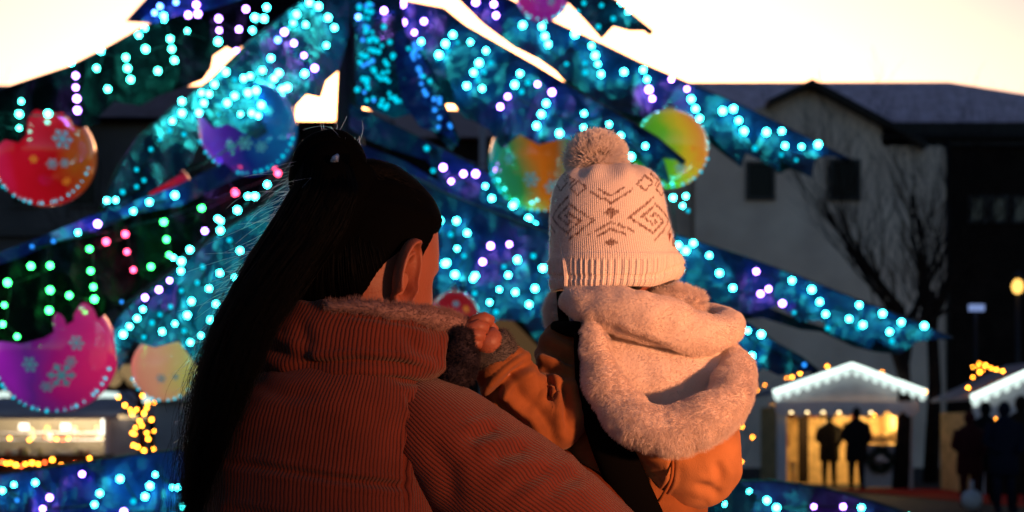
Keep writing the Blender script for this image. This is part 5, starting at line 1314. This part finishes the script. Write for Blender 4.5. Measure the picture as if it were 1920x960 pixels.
pk.tube([(1215, 572, YK - .02, 10, 14), (1250, 566, YK - .02, 20, 22), (1284, 568, YK - .015, 27, 26), (1300, 584, YK - .015, 22, 24), (1306, 606, YK - .02, 12, 14)], 40, 30)
peak = pk.build('collar_peak', M['furbase'], hood, disp=wrinkle(.005, 30, .003, 70))
lf = MB()
lf.tube([(1046, 552, YK + .01, 8, 10), (1042, 572, YK + .005, 15, 16), (1041, 594, YK + 0, 17, 18), (1048, 614, YK - .01, 9, 10)], 30, 24)
left_ = lf.build('collar_edge', M['furbase'], hood, disp=wrinkle(.004, 40, .003, 80))
fur('plush_pile', rim, 70000, .0068, .00019, M['fur'], grav=.5, nz=.34, clump=50, fine=.15)
fur('plush_pile', panel, 60000, .0030, .00016, M['fur'], grav=.6, nz=.3, clump=40, fine=.22, keep=lambda p: p[1] < YK - .02)
fur('plush_pile', roll, 60000, .0028, .00016, M['fur'], grav=.4, nz=.3, clump=70, fine=.3)
fur('plush_pile', peak, 14000, .009, .0002, M['fur'], grav=.0, nz=.6, clump=90, fine=.3)
fur('plush_pile', left_, 8000, .009, .0002, M['fur'], grav=.1, nz=.6, clump=90, fine=.3)

# ---- bobble hat
def motif(s, y):
    s = ((s + 90) % 180) - 90                           # repeats a quarter turn apart
    y = y + .07 * s
    s = round(s / 2.7) * 2.7; y = round(y / 2.7) * 2.7
    a = abs(s); d = 90 - a
    def band(v, c, w_=2.7): return abs(v - c) < w_
    # big concentric diamonds
    e = d * .62 + abs(y - 410)
    if band(e, 35) and a > 32: return 1
    if band(e, 18): return 1
    if e < 6: return 1
    if a * .6 + abs(y - 398) < 10: return 1             # little centre diamond
    if y > 414:
        for off, lim in ((0, 46), (13, 28)):
            if band(y - (416 + off), a * .46, 2.3) and a < lim: return 1
        if a * .6 + abs(y - 455) < 8: return 1
    if y < 384:
        for off, lim in ((0, 42), (-13, 26)):
            if band(y - (380 + off), -a * .55, 2.3) and a < lim: return 1
    if band(abs(d - 22) * .8 + abs(y - 348), 14, 2.4) or band(d * .7 + abs(y - 332), 9, 2.4): return 1
    return 0
ht = MB(); ns_ = 420
HP = [(1140, 313, YK + .02, 4, 4), (1141, 314, YK + .02, 40, 38), (1142, 322, YK + .02, 74, 72), (1141, 342, YK + .02, 96, 98), (1140, 372, YK + .02, 106, 112), (1142, 410, YK + .02, 111, 118), (1146, 450, YK + .02, 115, 120), (1150, 482, YK + .02, 119, 122), (1151, 492, YK + .02, 122, 125), (1151, 518, YK + .02, 121, 124), (1149, 540, YK + .02, 117, 120), (1147, 548, YK + .02, 110, 113), (1147, 540, YK + .02, 104, 106)]
ht.tube(HP, 150, ns_, capr=False, pw=2.2, up=(0, 0, 1))
cols = []
for i, v in enumerate(ht.v):
    v = Vector(v); px, py = pix(v); j = i % ns_
    an = 2 * PI * j / ns_ + PI / 2
    q_ = max(-1, min(1, (px - 1146) / 114)); sarc = math.asin(q_) * 115 if math.sin(an) < 0 else (an - 1.5 * PI) * 115                       # 0 at the side facing the camera
    cols.append((sarc, py))
    r = Vector((v.x - P(1146, 0, YK + .02).x, v.y - (YK + .02), 0)).normalized()
    dd = 0
    if py > 482:                                       # ribbed band, 66 ribs
        dd = .0012 * math.sin(j / ns_ * 2 * PI * 70) * smooth(482, 490, py)
        if abs(py - 519) < 5: dd -= .0022
    if py < 345: dd += .0035 * math.sin(j / ns_ * 2 * PI * 11 + 1) * smooth(345, 318, py)      # gathers under the bobble
    dd += .0022 * noise.noise(v * 14)
    k = smooth(.045, .10, v.x - P(1146, 0, YK + .02).x) * smooth(450, 540, py)       # brim lifts at the right
    front = 1
    v2 = v + r * dd
    v2.z += .020 * k; v2.x += .010 * k * smooth(0, 1, k)
    v2.x += -.0 * front
    ht.v[i] = tuple(v2)
hm_ = bpy.data.materials.new('cream knit'); hm_.use_nodes = True; t = hm_.node_tree; bs = t.nodes['Principled BSDF']
bs.inputs['Roughness'].default_value = .95; bs.inputs['Specular IOR Level'].default_value = .05; bs.inputs['Sheen Weight'].default_value = .1
at_ = t.nodes.new('ShaderNodeAttribute'); at_.attribute_name = 'knit'
mxx = t.nodes.new('ShaderNodeMix'); mxx.data_type = 'RGBA'; mxx.inputs[6].default_value = (.86, .72, .64, 1); mxx.inputs[7].default_value = (.15, .055, .033, 1)
t.links.new(at_.outputs['Fac'], mxx.inputs[0]); t.links.new(mxx.outputs[2], bs.inputs['Base Color'])
uvn = t.nodes.new('ShaderNodeTexCoord'); mpp = t.nodes.new('ShaderNodeMapping'); mpp.inputs['Scale'].default_value = (2 * PI / .0031, 2 * PI / .0026, 1)
t.links.new(uvn.outputs['UV'], mpp.inputs[0]); spx = t.nodes.new('ShaderNodeSeparateXYZ'); t.links.new(mpp.outputs[0], spx.inputs[0])
sx_ = t.nodes.new('ShaderNodeMath'); sx_.operation = 'SINE'; t.links.new(spx.outputs[0], sx_.inputs[0])
sy_ = t.nodes.new('ShaderNodeMath'); sy_.operation = 'SINE'; t.links.new(spx.outputs[1], sy_.inputs[0])
sm_ = t.nodes.new('ShaderNodeMath'); sm_.operation = 'MULTIPLY_ADD'; sm_.inputs[1].default_value = .4; t.links.new(sy_.outputs[0], sm_.inputs[0]); t.links.new(sx_.outputs[0], sm_.inputs[2])
bpp = t.nodes.new('ShaderNodeBump'); bpp.inputs['Distance'].default_value = .0011; bpp.inputs['Strength'].default_value = .4; t.links.new(sm_.outputs[0], bpp.inputs['Height']); t.links.new(bpp.outputs['Normal'], bs.inputs['Normal'])
hat = ht.build('bobble_hat', hm_, ko)
ca_ = hat.data.color_attributes.new('knit', 'FLOAT_COLOR', 'POINT')
vals = []
for s_a, y_ in cols:
    v = motif(s_a, y_) if 318 < y_ < 470 else 0
    v *= .75 + .5 * noise.noise(Vector((s_a * .2, y_ * .2, 0))); vals += [v, v, v, 1]
ca_.data.foreach_set('color', vals)
fur('knit_fuzz', hat, 26000, .0042, .00009, M['fuzz'], grav=.1, nz=.7, clump=160, fine=.7)
m = MB(); m.tube([(1052, 420, YK - .026, 1.2, 2), (1050, 450, YK - .030, 1.6, 3), (1054, 480, YK - .038, 2, 3), (1058, 492, YK - .044, 5, 5), (1061, 520, YK - .046, 5, 5), (1060, 544, YK - .042, 4, 4)], 40, 10)
m.build('seam', hm_, hat)
pc = P(1118, 300, YK + .01)
m = MB(); m.ball(pc, .026, 24, 16); core = m.build('pompom', M['furbase'], hat)
npm = 13000
d = rng.normal(size=(npm, 3)); d /= np.linalg.norm(d, axis=1)[:, None]
cl_ = np.array([noise.noise_vector(Vector(x) * 4.2) for x in d])
d2 = d + cl_ * .55 + rng.normal(0, .06, d.shape); d2[:, 2] += .14; d2 /= np.linalg.norm(d2, axis=1)[:, None]
L = .0415 * (1 + .10 * cl_[:, 0] + rng.normal(0, .05, npm)); k = 6
S = np.zeros((npm, k, 3)); base = np.array(pc)
for i in range(k):
    tt = i / (k - 1); dd = d * (1 - tt) + d2 * tt; dd /= np.linalg.norm(dd, axis=1)[:, None]
    S[:, i] = base + dd * (L * (.3 + .72 * tt))[:, None] * np.array([1.07, 1.05, 1.0])
curves('yarn', S, .00045, M['yarn'], core, tip=.7)

# ---- the woman's hands under the child
wh = MB()
hand(wh, P(1190, 1060, YW + .37), P(1140, 1052, YW + .38), (0, 0, 1), 1.0, .35)
hand(wh, P(560, 1060, YW + .37), P(610, 1066, YW + .40), (0, -1, .2), 1.0, .6, thumb_side=-1)
n0 = len(body.v)
o = wh.build('hands', M['skin'], None)
import bmesh
bm = bmesh.new(); bm.from_mesh(wb.data); bm.from_mesh(o.data); bm.to_mesh(wb.data); bm.free()
bpy.data.objects.remove(o)
